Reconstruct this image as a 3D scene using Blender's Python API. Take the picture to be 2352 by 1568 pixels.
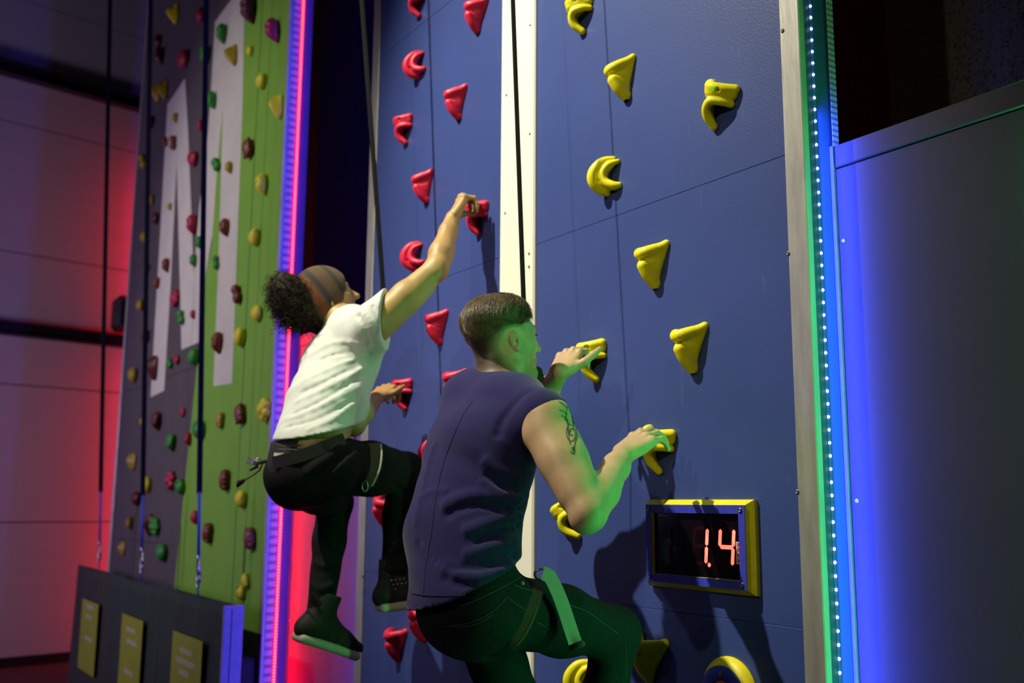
import bpy, math, random
import numpy as np
from mathutils import Vector, Matrix

for _o in list(bpy.data.objects):
    bpy.data.objects.remove(_o, do_unlink=True)
scene = bpy.context.scene
COL = scene.collection
RNG = random.Random(7)

# ---------------------------------------------------------------- camera
# World: the blue climbing wall is the plane y = YW, x runs along it, z is up.
FPX, U0, V0 = 2287.0, 1176.0, 784.0
YW = 1.95
CAM = np.array([0.0, 0.0, 1.6])
def _unit(v):
    v = np.asarray(v, float)
    return v / np.linalg.norm(v)
_zc = _unit([101, 13964, -FPX])
_yv = 784 + (FPX * FPX - 101 * 1576) / 13964
_xc = -_unit([-1576, -(_yv - 784), -FPX])
_xc = _unit(_xc - _zc * _xc.dot(_zc))
_yc = np.cross(_zc, _xc)
CM = np.array([_xc, _yc, _zc])            # world = CM @ camera
cam_data = bpy.data.cameras.new('camera')
cam = bpy.data.objects.new('camera', cam_data)
COL.objects.link(cam)
cam.matrix_world = Matrix([[*CM[0], CAM[0]], [*CM[1], CAM[1]], [*CM[2], CAM[2]], [0, 0, 0, 1]])
cam_data.sensor_width = 36.0
cam_data.lens = FPX / 2352 * 36.0
cam_data.clip_start = 0.02
cam_data.dof.use_dof = True
cam_data.dof.focus_distance = 2.55
cam_data.dof.aperture_fstop = 2.6
scene.camera = cam

def ray(u, v):
    return CM @ np.array([u - U0, -(v - V0), -FPX])
def W(u, v, o=0.0):
    """point seen at (u, v) that stands o metres in front of the blue wall"""
    d = ray(u, v)
    return CAM + d * ((YW - o) / d[1])
def onx(u, v, x):
    d = ray(u, v)
    return CAM + d * (x / d[0])
def depth_of(p):
    return -(CM.T @ (np.asarray(p, float) - CAM))[2]

# ---------------------------------------------------------------- world, exposure
world = bpy.data.worlds.new('hall_air')
scene.world = world
world.use_nodes = True
_bg = world.node_tree.nodes['Background']
_bg.inputs[0].default_value = (0.30, 0.26, 0.42, 1)
_bg.inputs[1].default_value = 0.045
scene.view_settings.view_transform = 'Standard'
scene.view_settings.look = 'None'
scene.view_settings.gamma = 1.0
scene.view_settings.use_curve_mapping = False
scene.view_settings.exposure = 0.0
try:
    scene.cycles.sample_clamp_indirect = 4.0
except Exception:
    pass

# ---------------------------------------------------------------- lamps
def aim(o, target):
    d = Vector(target) - o.location
    o.rotation_euler = d.to_track_quat('-Z', 'Y').to_euler()
def spot(name, loc, target, power, colour, angle, blend=0.6, radius=0.06):
    l = bpy.data.lights.new(name, 'SPOT')
    l.energy = power; l.color = colour; l.spot_size = math.radians(angle)
    l.spot_blend = blend; l.shadow_soft_size = radius
    o = bpy.data.objects.new(name, l); COL.objects.link(o)
    o.location = loc; aim(o, target)
    return o
def strip(name, loc, target, power, colour, w, h, spread=180):
    l = bpy.data.lights.new(name, 'AREA')
    l.shape = 'RECTANGLE'; l.size = w; l.size_y = h
    l.energy = power; l.color = colour; l.spread = math.radians(spread)
    o = bpy.data.objects.new(name, l); COL.objects.link(o)
    o.location = loc; aim(o, target)
    return o
# hall spotlights above and behind the climbers
spot('hall_spot_overhead', (-3.6, -1.3, 6.6), (-2.75, 1.95, 2.45), 2150, (1.0, 0.95, 0.73), 37, 1.0, 0.05)
spot('hall_spot_front', (-0.2, -4.0, 4.8), (-2.7, 1.9, 2.5), 330, (1.0, 0.95, 0.66), 34, 1.0, 0.06)
spot('hall_spot_far', (-6.0, -3.6, 5.6), (-6.2, 1.95, 2.8), 620, (1.0, 0.96, 0.84), 48, 1.0, 0.10)
strip('violet_wash', (-5.4, -2.6, 2.6), (-2.6, 1.6, 1.7), 6, (0.34, 0.22, 1.0), 0.5, 1.2)
# strips of coloured diodes on the sides of the towers; green and blue lamps lie along theirs, red and violet ones are unseen additions
strip('green_strip_lamp', (-0.975, 2.0528, 1.30), (-2.0, 2.0528, 1.30), 22, (0.07, 1.0, 0.22), 0.004, 2.6)
strip('blue_strip_lamp', (-1.556, 1.997, 1.30), (-1.206, 2.997, 1.30), 22, (0.040, 0.066, 1.0), 0.006, 2.6, 150)
strip('blue_side_lamp', (-4.075, 2.024, 2.4), (-5.2, 2.024, 2.4), 48, (0.08, 0.07, 1.0), 0.012, 4.8)
strip('red_wall_glow', (-11.13, 3.02, 2.6), (-11.6, 2.5, 2.6), 60, (1.0, 0.008, 0.004), 0.012, 5.2)  # unseen lamp stood off the tower near the end wall, for its red glow
strip('violet_wall_fill', (-8.0, -3.0, 2.2), (-11.1, 1.0, 2.0), 115, (0.60, 0.46, 0.80), 1.2, 1.2)  # unseen area fill added for the violet tone of the end wall

# ---------------------------------------------------------------- materials
MATS = {}
def mat(name, col, rough=0.5, metal=0.0, col2=None, nscale=30.0, bump=0.0, bscale=None, emit=None, estr=0.0,
        spec=0.5, sheen=0.0, detail=3.0, stretch=None, coat=0.0, alpha=1.0, transmission=0.0, mixpos=(0.35, 0.7), sss=0.0):
    if name in MATS:
        return MATS[name]
    m = bpy.data.materials.new(name); m.use_nodes = True
    nt = m.node_tree; N = nt.nodes; L = nt.links
    b = N['Principled BSDF']
    b.inputs['Roughness'].default_value = rough
    b.inputs['Metallic'].default_value = metal
    b.inputs['Specular IOR Level'].default_value = spec
    b.inputs['Sheen Weight'].default_value = sheen
    b.inputs['Coat Weight'].default_value = coat
    b.inputs['Alpha'].default_value = alpha
    b.inputs['Transmission Weight'].default_value = transmission
    if sss:
        b.inputs['Subsurface Weight'].default_value = sss
        b.inputs['Subsurface Radius'].default_value = (0.010, 0.004, 0.002)
    c1 = (*col, 1)
    tc = N.new('ShaderNodeTexCoord')
    src = tc.outputs['Object']
    if stretch:
        mp = N.new('ShaderNodeMapping'); mp.inputs['Scale'].default_value = stretch
        L.new(src, mp.inputs['Vector']); src = mp.outputs['Vector']
    if col2 is None:
        col2 = tuple(min(1, c * 0.86) for c in col)
    nz = N.new('ShaderNodeTexNoise'); nz.inputs['Scale'].default_value = nscale; nz.inputs['Detail'].default_value = detail
    L.new(src, nz.inputs['Vector'])
    rp = N.new('ShaderNodeValToRGB')
    rp.color_ramp.elements[0].position = mixpos[0]; rp.color_ramp.elements[0].color = c1
    rp.color_ramp.elements[1].position = mixpos[1]; rp.color_ramp.elements[1].color = (*col2, 1)
    L.new(nz.outputs['Fac'], rp.inputs['Fac']); L.new(rp.outputs['Color'], b.inputs['Base Color'])
    if bump:
        n2 = N.new('ShaderNodeTexNoise'); n2.inputs['Scale'].default_value = bscale or nscale * 4; n2.inputs['Detail'].default_value = 4
        L.new(src, n2.inputs['Vector'])
        bp = N.new('ShaderNodeBump'); bp.inputs['Strength'].default_value = bump; bp.inputs['Distance'].default_value = 0.002
        L.new(n2.outputs['Fac'], bp.inputs['Height']); L.new(bp.outputs['Normal'], b.inputs['Normal'])
    if emit:
        b.inputs['Emission Color'].default_value = (*emit, 1)
        b.inputs['Emission Strength'].default_value = estr
    MATS[name] = m
    return m
def srgb(r, g, b):
    f = lambda c: (c / 255 / 12.92) if c / 255 <= 0.04045 else ((c / 255 + 0.055) / 1.055) ** 2.4
    return (f(r), f(g), f(b))

# ---------------------------------------------------------------- objects and meshes
def link(name, me, parent=None, m=None):
    o = bpy.data.objects.new(name, me)
    COL.objects.link(o)
    if parent is not None:
        o.parent = parent
    if m is not None and me is not None and len(me.materials) == 0:
        me.materials.append(m)
    return o
def tag(o, label=None, cat=None, group=None, kind=None):
    if label: o['label'] = label
    if cat: o['category'] = cat
    if group: o['group'] = group
    if kind: o['kind'] = kind
    return o
def empty(name, loc=(0, 0, 0)):
    o = bpy.data.objects.new(name, None); COL.objects.link(o)
    o.location = loc; o.empty_display_size = 0.1
    return o

class MB:
    """collects vertices and faces of one mesh"""
    def __init__(self):
        self.v = []; self.f = []
    def add(self, vs, fs):
        k = len(self.v)
        self.v += [tuple(float(c) for c in p) for p in vs]
        self.f += [tuple(i + k for i in f) for f in fs]
        return self
    def box(self, lo, hi, bev=0.0):
        x0, y0, z0 = lo; x1, y1, z1 = hi
        if bev <= 0:
            vs = [(x0, y0, z0), (x1, y0, z0), (x1, y1, z0), (x0, y1, z0), (x0, y0, z1), (x1, y0, z1), (x1, y1, z1), (x0, y1, z1)]
            fs = [(0, 3, 2, 1), (4, 5, 6, 7), (0, 1, 5, 4), (1, 2, 6, 5), (2, 3, 7, 6), (3, 0, 4, 7)]
            return self.add(vs, fs)
        import itertools
        c = [(x0, x1), (y0, y1), (z0, z1)]
        idx = {}; vs = []
        for s in itertools.product((0, 1), repeat=3):
            for a in range(3):
                p = [c[i][s[i]] + (bev if s[i] == 0 else -bev) for i in range(3)]
                p[a] = c[a][s[a]]
                idx[(s, a)] = len(vs); vs.append(p)
        fs = []
        for a in range(3):
            b, d = [(1, 2), (2, 0), (0, 1)][a]
            for sa in (0, 1):
                q = []
                for sb, sd in ((0, 0), (1, 0), (1, 1), (0, 1)):
                    s = [0, 0, 0]; s[a] = sa; s[b] = sb; s[d] = sd
                    q.append(idx[(tuple(s), a)])
                fs.append(tuple(q) if sa else tuple(q[::-1]))
        for a in range(3):
            b, d = [(1, 2), (2, 0), (0, 1)][a]
            for sb in (0, 1):
                for sd in (0, 1):
                    s0 = [0, 0, 0]; s1 = [0, 0, 0]; s1[a] = 1
                    s0[b] = s1[b] = sb; s0[d] = s1[d] = sd
                    q = (idx[(tuple(s0), b)], idx[(tuple(s1), b)], idx[(tuple(s1), d)], idx[(tuple(s0), d)])
                    fs.append(q if sb != sd else q[::-1])
        for s in itertools.product((0, 1), repeat=3):
            q = (idx[(s, 0)], idx[(s, 1)], idx[(s, 2)])
            fs.append(q if sum(s) % 2 else q[::-1])
        return self.add(vs, fs)
    def tube(self, pts, rad, n=8, caps=True, flat=None):
        """tube along pts; rad a number or list; flat=(axis, scale) squashes the section"""
        P = np.array([np.asarray(p, float) for p in pts]); m = len(P)
        R = np.full(m, rad) if np.isscalar(rad) else np.array(rad, float)
        T = np.gradient(P, axis=0); T /= np.linalg.norm(T, axis=1)[:, None] + 1e-12
        up = np.array([0, 0, 1.0]) if abs(T[0][2]) < 0.9 else np.array([1.0, 0, 0])
        if flat is not None: up = np.asarray(flat[0], float)
        vs = []
        a = up - T[0] * up.dot(T[0]); a /= np.linalg.norm(a) + 1e-12
        for i in range(m):
            if flat is not None: a = up.copy()
            a = a - T[i] * a.dot(T[i]); a /= np.linalg.norm(a) + 1e-12
            b = np.cross(T[i], a)
            for j in range(n):
                t = 2 * math.pi * j / n
                s = flat[1] if flat is not None else 1.0
                vs.append(P[i] + R[i] * (math.cos(t) * s * a + math.sin(t) * b))
        fs = []
        for i in range(m - 1):
            for j in range(n):
                k = (j + 1) % n
                fs.append((i * n + j, i * n + k, (i + 1) * n + k, (i + 1) * n + j))
        if caps:
            fs.append(tuple(range(n))[::-1]); fs.append(tuple((m - 1) * n + j for j in range(n)))
        return self.add(vs, fs)
    def lathe(self, prof, origin, axis, n=20):
        """prof: list of (radius, height along axis)"""
        ax = _unit(axis); a = np.cross(ax, [0, 0, 1.0])
        if np.linalg.norm(a) < 1e-3: a = np.array([1.0, 0, 0])
        a = _unit(a); b = np.cross(ax, a); o = np.asarray(origin, float)
        vs = []
        for r, h in prof:
            for j in range(n):
                t = 2 * math.pi * j / n
                vs.append(o + ax * h + r * (math.cos(t) * a + math.sin(t) * b))
        fs = []
        for i in range(len(prof) - 1):
            for j in range(n):
                k = (j + 1) % n
                fs.append((i * n + j, i * n + k, (i + 1) * n + k, (i + 1) * n + j))
        fs.append(tuple(range(n))[::-1]); fs.append(tuple((len(prof) - 1) * n + j for j in range(n)))
        return self.add(vs, fs)
    def prism(self, poly, vec):
        """polygon (3D points) extruded by vec"""
        P = [np.asarray(p, float) for p in poly]; n = len(P); vec = np.asarray(vec, float)
        fs = [tuple(range(n)), tuple(range(n, 2 * n))[::-1]]
        for i in range(n):
            k = (i + 1) % n
            fs.append((i, i + n, k + n, k))
        return self.add(P + [p + vec for p in P], fs)
    def mesh(self, name, smooth=False, fix=True):
        me = bpy.data.meshes.new(name)
        me.from_pydata(self.v, [], self.f); me.update()
        if fix:
            import bmesh
            bm = bmesh.new(); bm.from_mesh(me)
            bmesh.ops.recalc_face_normals(bm, faces=bm.faces)
            bm.to_mesh(me); bm.free()
        if smooth:
            me.polygons.foreach_set('use_smooth', [True] * len(me.polygons))
        return me
    def build(self, name, m, parent=None, smooth=False, fix=True):
        me = self.mesh(name, smooth, fix)
        o = link(name, me, parent, m)
        if parent is not None:
            o.matrix_parent_inverse = Matrix.Translation(parent.location).inverted() if parent.type == 'EMPTY' else Matrix.Identity(4)
        return o

# ---------------------------------------------------------------- sculpting: smooth unions of rounded solids, meshed on a grid
def smin(a, b, k):
    if k <= 0:
        return np.minimum(a, b)
    h = np.maximum(k - np.abs(a - b), 0) / k
    return np.minimum(a, b) - h * h * k * 0.25
class Clay:
    def __init__(self, lo, hi, h):
        self.h = h
        self.lo = np.asarray(lo, float)
        self.n = np.ceil((np.asarray(hi, float) - self.lo) / h).astype(int) + 1
        self.d = np.full(tuple(self.n), 0.5, np.float32)
        self.ax = [(self.lo[i] + np.arange(self.n[i]) * h).astype(np.float32) for i in range(3)]
    def region(self, lo, hi, m):
        a = np.clip(np.floor((np.asarray(lo) - m - self.lo) / self.h).astype(int), 0, self.n - 1)
        b = np.clip(np.ceil((np.asarray(hi) + m - self.lo) / self.h).astype(int) + 1, 1, self.n)
        sl = tuple(slice(a[i], max(b[i], a[i] + 1)) for i in range(3))
        X = self.ax[0][sl[0]][:, None, None]; Y = self.ax[1][sl[1]][None, :, None]; Z = self.ax[2][sl[2]][None, None, :]
        return sl, X, Y, Z
    def put(self, sl, dn, k, op):
        if op == 'add':
            self.d[sl] = smin(self.d[sl], dn, k)
        elif op == 'cut':
            self.d[sl] = -smin(-self.d[sl], dn, k)
        elif op == 'keep':
            self.d[sl] = np.maximum(self.d[sl], dn)
        elif op == 'bump':
            self.d[sl] = self.d[sl] - dn
    @staticmethod
    def seg(X, Y, Z, a, b, flat=None):
        a = np.asarray(a, np.float32); ba = np.asarray(b, np.float32) - a
        px, py, pz = X - a[0], Y - a[1], Z - a[2]
        t = (px * ba[0] + py * ba[1] + pz * ba[2]) / (float(ba.dot(ba)) + 1e-12)
        t = np.clip(t, 0, 1)
        qx, qy, qz = px - t * ba[0], py - t * ba[1], pz - t * ba[2]
        if flat is not None:
            for n, s in flat:
                c = (qx * n[0] + qy * n[1] + qz * n[2]) * (1.0 / s - 1.0)
                qx, qy, qz = qx + c * n[0], qy + c * n[1], qz + c * n[2]
        return t, np.sqrt(qx * qx + qy * qy + qz * qz)
    def cone(self, a, b, ra, rb=None, k=0.02, flat=None, op='add'):
        """rounded cone from a to b; flat = (axis, scale) squashes the section along axis"""
        rb = ra if rb is None else rb
        if flat is not None and not isinstance(flat, list): flat = [flat]
        if flat is not None: flat = [(_unit(n).astype(np.float32), s) for n, s in flat]
        sc = max([1.0] + [s for _, s in (flat or [])])
        r = max(ra, rb) * sc
        lo = np.minimum(a, b) - r; hi = np.maximum(a, b) + r
        sl, X, Y, Z = self.region(lo, hi, max(k, 0) + 4 * self.h)
        t, q = self.seg(X, Y, Z, a, b, flat)
        mn = min([1.0] + [s for _, s in (flat or [])])
        self.put(sl, (q - (ra + (rb - ra) * t)) * mn, k, op)
        return self
    def chain(self, pts, rad, k=0.02, flat=None, op='add'):
        for i in range(len(pts) - 1):
            self.cone(pts[i], pts[i + 1], rad[i], rad[i + 1], k, flat, op)
        return self
    def web(self, c1, c2, r1, r2, k=0.01, n=26, op='add'):
        """skin stretched between two polylines given as functions of t"""
        A = [np.asarray(c1(t), float) for t in np.linspace(0, 1, n)]; B = [np.asarray(c2(t), float) for t in np.linspace(0, 1, n)]
        lo = np.minimum(np.min(A, 0), np.min(B, 0)); hi = np.maximum(np.max(A, 0), np.max(B, 0)); r = max(r1, r2)
        sl, X, Y, Z = self.region(lo - r, hi + r, max(k, 0) + 4 * self.h)
        dn = None
        for a, b in zip(A, B):
            t, q = self.seg(X, Y, Z, a, b)
            q = q - (r1 + (r2 - r1) * t)
            dn = q if dn is None else np.minimum(dn, q)
        self.put(sl, dn, k, op)
        return self
    def ball(self, c, radii, axes=None, k=0.02, op='add'):
        c = np.asarray(c, float)
        radii = np.full(3, radii) if np.isscalar(radii) else np.asarray(radii, float)
        A = np.eye(3) if axes is None else np.array([_unit(a) for a in axes])
        e = np.sqrt(((A * radii[:, None]) ** 2).sum(0))
        sl, X, Y, Z = self.region(c - e, c + e, max(k, 0) + 4 * self.h)
        px, py, pz = X - np.float32(c[0]), Y - np.float32(c[1]), Z - np.float32(c[2])
        k0 = 0; k1 = 0
        for i in range(3):
            u = (px * A[i][0] + py * A[i][1] + pz * A[i][2]) / np.float32(radii[i])
            k0 = k0 + u * u; k1 = k1 + (u / np.float32(radii[i])) ** 2
        k0 = np.sqrt(k0) + 1e-6; k1 = np.sqrt(k1) + 1e-6
        self.put(sl, k0 * (k0 - 1) / k1, k, op)
        return self
    def plane(self, p, n):
        """keep the side n points away from"""
        p = np.asarray(p, float); n = _unit(n)
        X = self.ax[0][:, None, None]; Y = self.ax[1][None, :, None]; Z = self.ax[2][None, None, :]
        self.d = np.maximum(self.d, ((X - p[0]) * n[0] + (Y - p[1]) * n[1] + (Z - p[2]) * n[2]).astype(np.float32))
        return self
    def fold(self, pts, width, amp):
        """soft ridge (amp > 0) or crease (amp < 0) along pts"""
        for i in range(len(pts) - 1):
            a, b = np.asarray(pts[i], float), np.asarray(pts[i + 1], float)
            sl, X, Y, Z = self.region(np.minimum(a, b), np.maximum(a, b), width * 2.2)
            t, q = self.seg(X, Y, Z, a, b)
            w = 1.0
            if i == 0: w = np.minimum(1, t * 2.5) if len(pts) > 2 else np.minimum(1, 4 * t * (1 - t) * 1.4)
            elif i == len(pts) - 2: w = np.minimum(1, (1 - t) * 2.5)
            self.d[sl] = self.d[sl] - amp * w * np.exp(-(q / width) ** 2)
        return self
    def copy(self):
        c = Clay.__new__(Clay); c.h = self.h; c.lo = self.lo; c.n = self.n; c.ax = self.ax; c.d = self.d.copy()
        return c
    def wave(self, fn, amp):
        X = self.ax[0][:, None, None]; Y = self.ax[1][None, :, None]; Z = self.ax[2][None, None, :]
        near = np.abs(self.d) < 0.04
        self.d = np.where(near, self.d - amp * fn(X, Y, Z), self.d).astype(np.float32)
        return self
    def mesh(self, name, smooth=True):
        d = self.d; s = d < 0
        nx, ny, nz = d.shape
        cnt = np.zeros((nx - 1, ny - 1, nz - 1), np.int8)
        for i in (0, 1):
            for j in (0, 1):
                for k in (0, 1):
                    cnt += s[i:nx - 1 + i, j:ny - 1 + j, k:nz - 1 + k]
        act = (cnt > 0) & (cnt < 8)
        I = np.argwhere(act)
        idx = np.full(act.shape, -1, np.int32); idx[act] = np.arange(len(I))
        acc = np.zeros((len(I), 3)); num = np.zeros(len(I))
        for a in range(3):
            o1, o2 = [x for x in range(3) if x != a]
            for p in (0, 1):
                for q in (0, 1):
                    off = np.zeros(3, int); off[o1] = p; off[o2] = q
                    c0 = I + off; c1 = c0.copy(); c1[:, a] += 1
                    d0 = d[c0[:, 0], c0[:, 1], c0[:, 2]].astype(float); d1 = d[c1[:, 0], c1[:, 1], c1[:, 2]].astype(float)
                    x = (d0 < 0) != (d1 < 0)
                    t = np.where(x, d0 / np.where(x, d0 - d1, 1), 0)
                    pos = off.astype(float)[None, :].repeat(len(I), 0); pos[:, a] += t
                    acc[x] += pos[x]; num[x] += 1
        V = self.lo + (I + acc / num[:, None]) * self.h
        F = []
        for a in range(3):
            o1, o2 = (a + 1) % 3, (a + 2) % 3
            s0 = [slice(None)] * 3; s1 = [slice(None)] * 3
            s0[a] = slice(0, -1); s1[a] = slice(1, None)
            ch = s[tuple(s0)] != s[tuple(s1)]
            E_ = np.argwhere(ch)
            E_ = E_[(E_[:, o1] > 0) & (E_[:, o2] > 0) & (E_[:, o1] < d.shape[o1] - 1) & (E_[:, o2] < d.shape[o2] - 1)]
            q = []
            for p1, p2 in ((1, 1), (0, 1), (0, 0), (1, 0)):
                c = E_.copy(); c[:, o1] -= p1; c[:, o2] -= p2
                q.append(idx[c[:, 0], c[:, 1], c[:, 2]])
            Q = np.stack(q, 1)
            ins = s[E_[:, 0], E_[:, 1], E_[:, 2]]
            Q[~ins] = Q[~ins][:, ::-1]
            F.append(Q)
        F = np.concatenate(F)
        F = F[(F >= 0).all(1)]
        me = bpy.data.meshes.new(name)
        me.vertices.add(len(V)); me.vertices.foreach_set('co', V.astype(np.float32).ravel())
        me.loops.add(len(F) * 4); me.loops.foreach_set('vertex_index', F.astype(np.int32).ravel())
        me.polygons.add(len(F)); me.polygons.foreach_set('loop_start', np.arange(0, len(F) * 4, 4, dtype=np.int32))
        me.polygons.foreach_set('loop_total', np.full(len(F), 4, np.int32))
        me.polygons.foreach_set('use_smooth', np.full(len(F), smooth))
        me.update(); me.validate()
        return me

# ================================================================ the setting
M_FLOOR = mat('dark_rubber_floor', (0.03, 0.028, 0.03), 0.8, col2=(0.018, 0.017, 0.02), nscale=60, bump=0.3)
M_BLACK = mat('black_hall_wall', (0.004, 0.004, 0.006), 0.9)
M_SHEET = mat('pale_wall_sheet', (0.50, 0.48, 0.47), 0.6, col2=(0.46, 0.44, 0.43), nscale=2, stretch=(1, 1, 40))
M_BEAM = mat('dark_steel_beam', (0.012, 0.012, 0.018), 0.5)
ZTOP = 7.6

def structure(name, mb, m, kind='structure', label=None, cat=None, **kw):
    o = mb.build(name, m, **kw); o['kind'] = kind
    if label: o['label'] = label
    if cat: o['category'] = cat
    return o
structure('floor', MB().box((-14, -9, -0.1), (6, 4.2, 0)), M_FLOOR, label='dark rubber floor of the climbing hall', cat='floor')
structure('wall_back', MB().box((-14, 3.5, 0), (6, 3.6, ZTOP)), M_BLACK, label='black back wall behind the climbing towers', cat='wall')
structure('ceiling', MB().box((-14, -9, ZTOP), (6, 4.2, ZTOP + 0.1)), M_BLACK, label='dark ceiling of the climbing hall', cat='ceiling')

# far end wall of pale sheets, slightly turned
WD = _unit([-0.146, 0.989, 0]); WN = np.array([0.989, 0.146, 0])
WP = np.array([-11.09, 1.55, 0.0])
def wl(s, z, off=0.0):
    return WP + WD * s + WN * off + np.array([0, 0, z])
def wall_slab(mb, s0, s1, z0, z1, o0, o1):
    poly = [wl(s0, z0, o0), wl(s1, z0, o0), wl(s1, z1, o0), wl(s0, z1, o0)]
    return mb.prism(poly, WN * (o1 - o0))
wroot = structure('wall_left', wall_slab(MB(), -9, 2.2, 0, ZTOP, -0.12, -0.02), M_BEAM, label='far end wall clad in wide pale sheets', cat='wall')
zs = [0.09, 1.392, 2.759, 4.11, 5.472, 6.83, ZTOP]
for a, b in zip(zs[:-1], zs[1:]):
    for s0, s1 in ((-9, -3.2), (-3.195, 2.2)):
        wall_slab(MB(), s0, s1, a + 0.006, b - 0.006, -0.02, 0.0).build('sheet_panel', M_SHEET, wroot)
structure('baseboard_left', wall_slab(MB(), -9, 2.2, 0, 0.085, -0.02, 0.03), M_BEAM, label='dark skirting along the pale end wall', cat='baseboard')
for k, (z0, z1) in enumerate(((3.245, 3.375), (5.94, 6.085))):
    bm_ = wall_slab(MB(), -9, 2.2, z0, z1, 0.0, 0.02); wall_slab(bm_, -9, 2.2, z0, z0 + 0.02, 0.0, 0.12); wall_slab(bm_, -9, 2.2, z1 - 0.02, z1, 0.0, 0.12)
    structure('trim_%d' % (k + 1), bm_, M_BEAM, label='dark steel rail across the pale wall, %s of two' % ('lower' if k == 0 else 'upper'), cat='rail')

# ================================================================ blue climbing wall
def wall_paint(name, c1, c2, rough, scuff=0.35, spec=0.5):
    """painted ply with broad tone changes and thin scuffs"""
    m = mat(name, c1, rough, col2=c2, nscale=2.2, detail=5, bump=0.25, bscale=160, spec=spec)
    nt = m.node_tree; N = nt.nodes; L = nt.links; b = N['Principled BSDF']
    old = b.inputs['Base Color'].links[0].from_socket
    tc = N.new('ShaderNodeTexCoord'); mp = N.new('ShaderNodeMapping')
    mp.inputs['Scale'].default_value = (14, 1, 2.0); mp.inputs['Rotation'].default_value = (0, 0.25, 0)
    L.new(tc.outputs['Object'], mp.inputs['Vector'])
    nz = N.new('ShaderNodeTexNoise'); nz.inputs['Scale'].default_value = 3.2; nz.inputs['Detail'].default_value = 6; nz.inputs['Distortion'].default_value = 0.8
    L.new(mp.outputs['Vector'], nz.inputs['Vector'])
    rp = N.new('ShaderNodeValToRGB'); rp.color_ramp.elements[0].position = 0.66; rp.color_ramp.elements[0].color = (0, 0, 0, 1)
    rp.color_ramp.elements[1].position = 0.82; rp.color_ramp.elements[1].color = (scuff, scuff, scuff, 1)
    L.new(nz.outputs['Fac'], rp.inputs['Fac'])
    mx = N.new('ShaderNodeMix'); mx.data_type = 'RGBA'; mx.inputs[7].default_value = (0.16, 0.17, 0.24, 1)
    L.new(rp.outputs['Color'], mx.inputs[0]); L.new(old, mx.inputs[6]); L.new(mx.outputs[2], b.inputs['Base Color'])
    return m
M_BLUE = wall_paint('blue_wall_paint', (0.042, 0.071, 0.265), (0.036, 0.062, 0.235), 0.40)
M_ALU = mat('brushed_aluminium', (0.56, 0.54, 0.50), 0.42, 0.55, col2=(0.42, 0.40, 0.38), nscale=6, stretch=(6, 6, 1), bump=0.2)
M_CREAM = mat('cream_strip', (0.86, 0.84, 0.73), 0.5, col2=(0.82, 0.80, 0.70), nscale=3)
M_SCREW = mat('steel_screw', (0.35, 0.34, 0.32), 0.35, 0.9)
M_TOWER = mat('tower_side_board', (0.05, 0.075, 0.22), 0.5, col2=(0.04, 0.065, 0.19), nscale=5)

SCREW = MB().lathe([(0.0052, 0), (0.005, 0.0016), (0.0026, 0.0028), (0.0022, 0.0014), (0.0005, 0.0012)], (0, 0, 0), (0, -1, 0), 10).mesh('screw', True)
SCREW.materials.append(M_SCREW)
def screw(parent, p, normal=(0, -1, 0), s=1.0):
    o = link('screw', SCREW, parent)
    o.matrix_parent_inverse = parent.matrix_basis.inverted()
    o.location = p; o.scale = (s, s, s)
    o.rotation_euler = Vector((0, -1, 0)).rotation_difference(Vector(normal)).to_euler()
    return o

XL0, XL1, XR0, XR1, XT = -3.991, -2.943, -2.724, -1.630, -1.570     # lane edges, tower corner
tower = empty('climbing_wall', (-2.8, YW, 0)); tag(tower, 'blue speed climbing wall with two lanes parted by a cream strip', 'climbing wall')
SEAMS = [0.0, 0.137, 1.314, 2.490, 3.667, 4.844, 6.02, 6.4]
def lane(x0, x1):
    for a, b in zip(SEAMS[:-1], SEAMS[1:]):
        MB().box((x0, YW, a + 0.0004), (x1, YW + 0.018, b - 0.0004), 0.0010).build('panel', M_BLUE, tower)
lane(XL0, XL1); lane(XR0, XR1)
MB().box((XL0 - 0.063, YW + 0.0185, 0), (XT - 0.0045, YW + 0.138, 6.4)).build('core', M_TOWER, tower)
cs = MB().box((XL1 + 0.0015, YW - 0.012, 0), (XR0 - 0.0015, YW + 0.018, 6.4), 0.006).build('cream_strip', M_CREAM, tower)
cs['label'] = 'cream strip between the two blue lanes'
for u, v in ((1218, 57), (1217, 307), (1163, 218), (1160, 489), (1215, 582), (1215, 612)):
    screw(cs, W(u, v, 0.0125))
et = MB().box((XR1 + 0.001, YW - 0.005, 0), (XT + 0.004, YW + 0.018, 6.4), 0.0025)
e1 = et.build('edge_trim', M_ALU, tower); e1['label'] = 'scuffed aluminium edge trim'
for u, v in ((1797, 70), (1810, 582), (1831, 1129)):
    screw(e1, W(u, v, 0.0055), s=1.1)
e2 = MB().box((-4.062, YW - 0.005, 0), (XL0 - 0.001, YW + 0.018, 6.4), 0.0025).build('edge_trim', M_ALU, tower)
screw(e2, W(833, 1323, 0.0055), s=1.1)
M_TEAL = mat('teal_side_board', (0.020, 0.042, 0.130), 0.6, col2=(0.017, 0.037, 0.115), nscale=5)
sp = MB().box((XT - 0.004, YW + 0.0185, 0), (XT, YW + 0.14, 6.4)).build('side_panel', M_TEAL, tower)
sp2 = MB().box((-4.062, YW + 0.0185, 0), (-4.055, YW + 0.14, 6.4)).build('side_panel', M_TOWER, tower)

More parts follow.
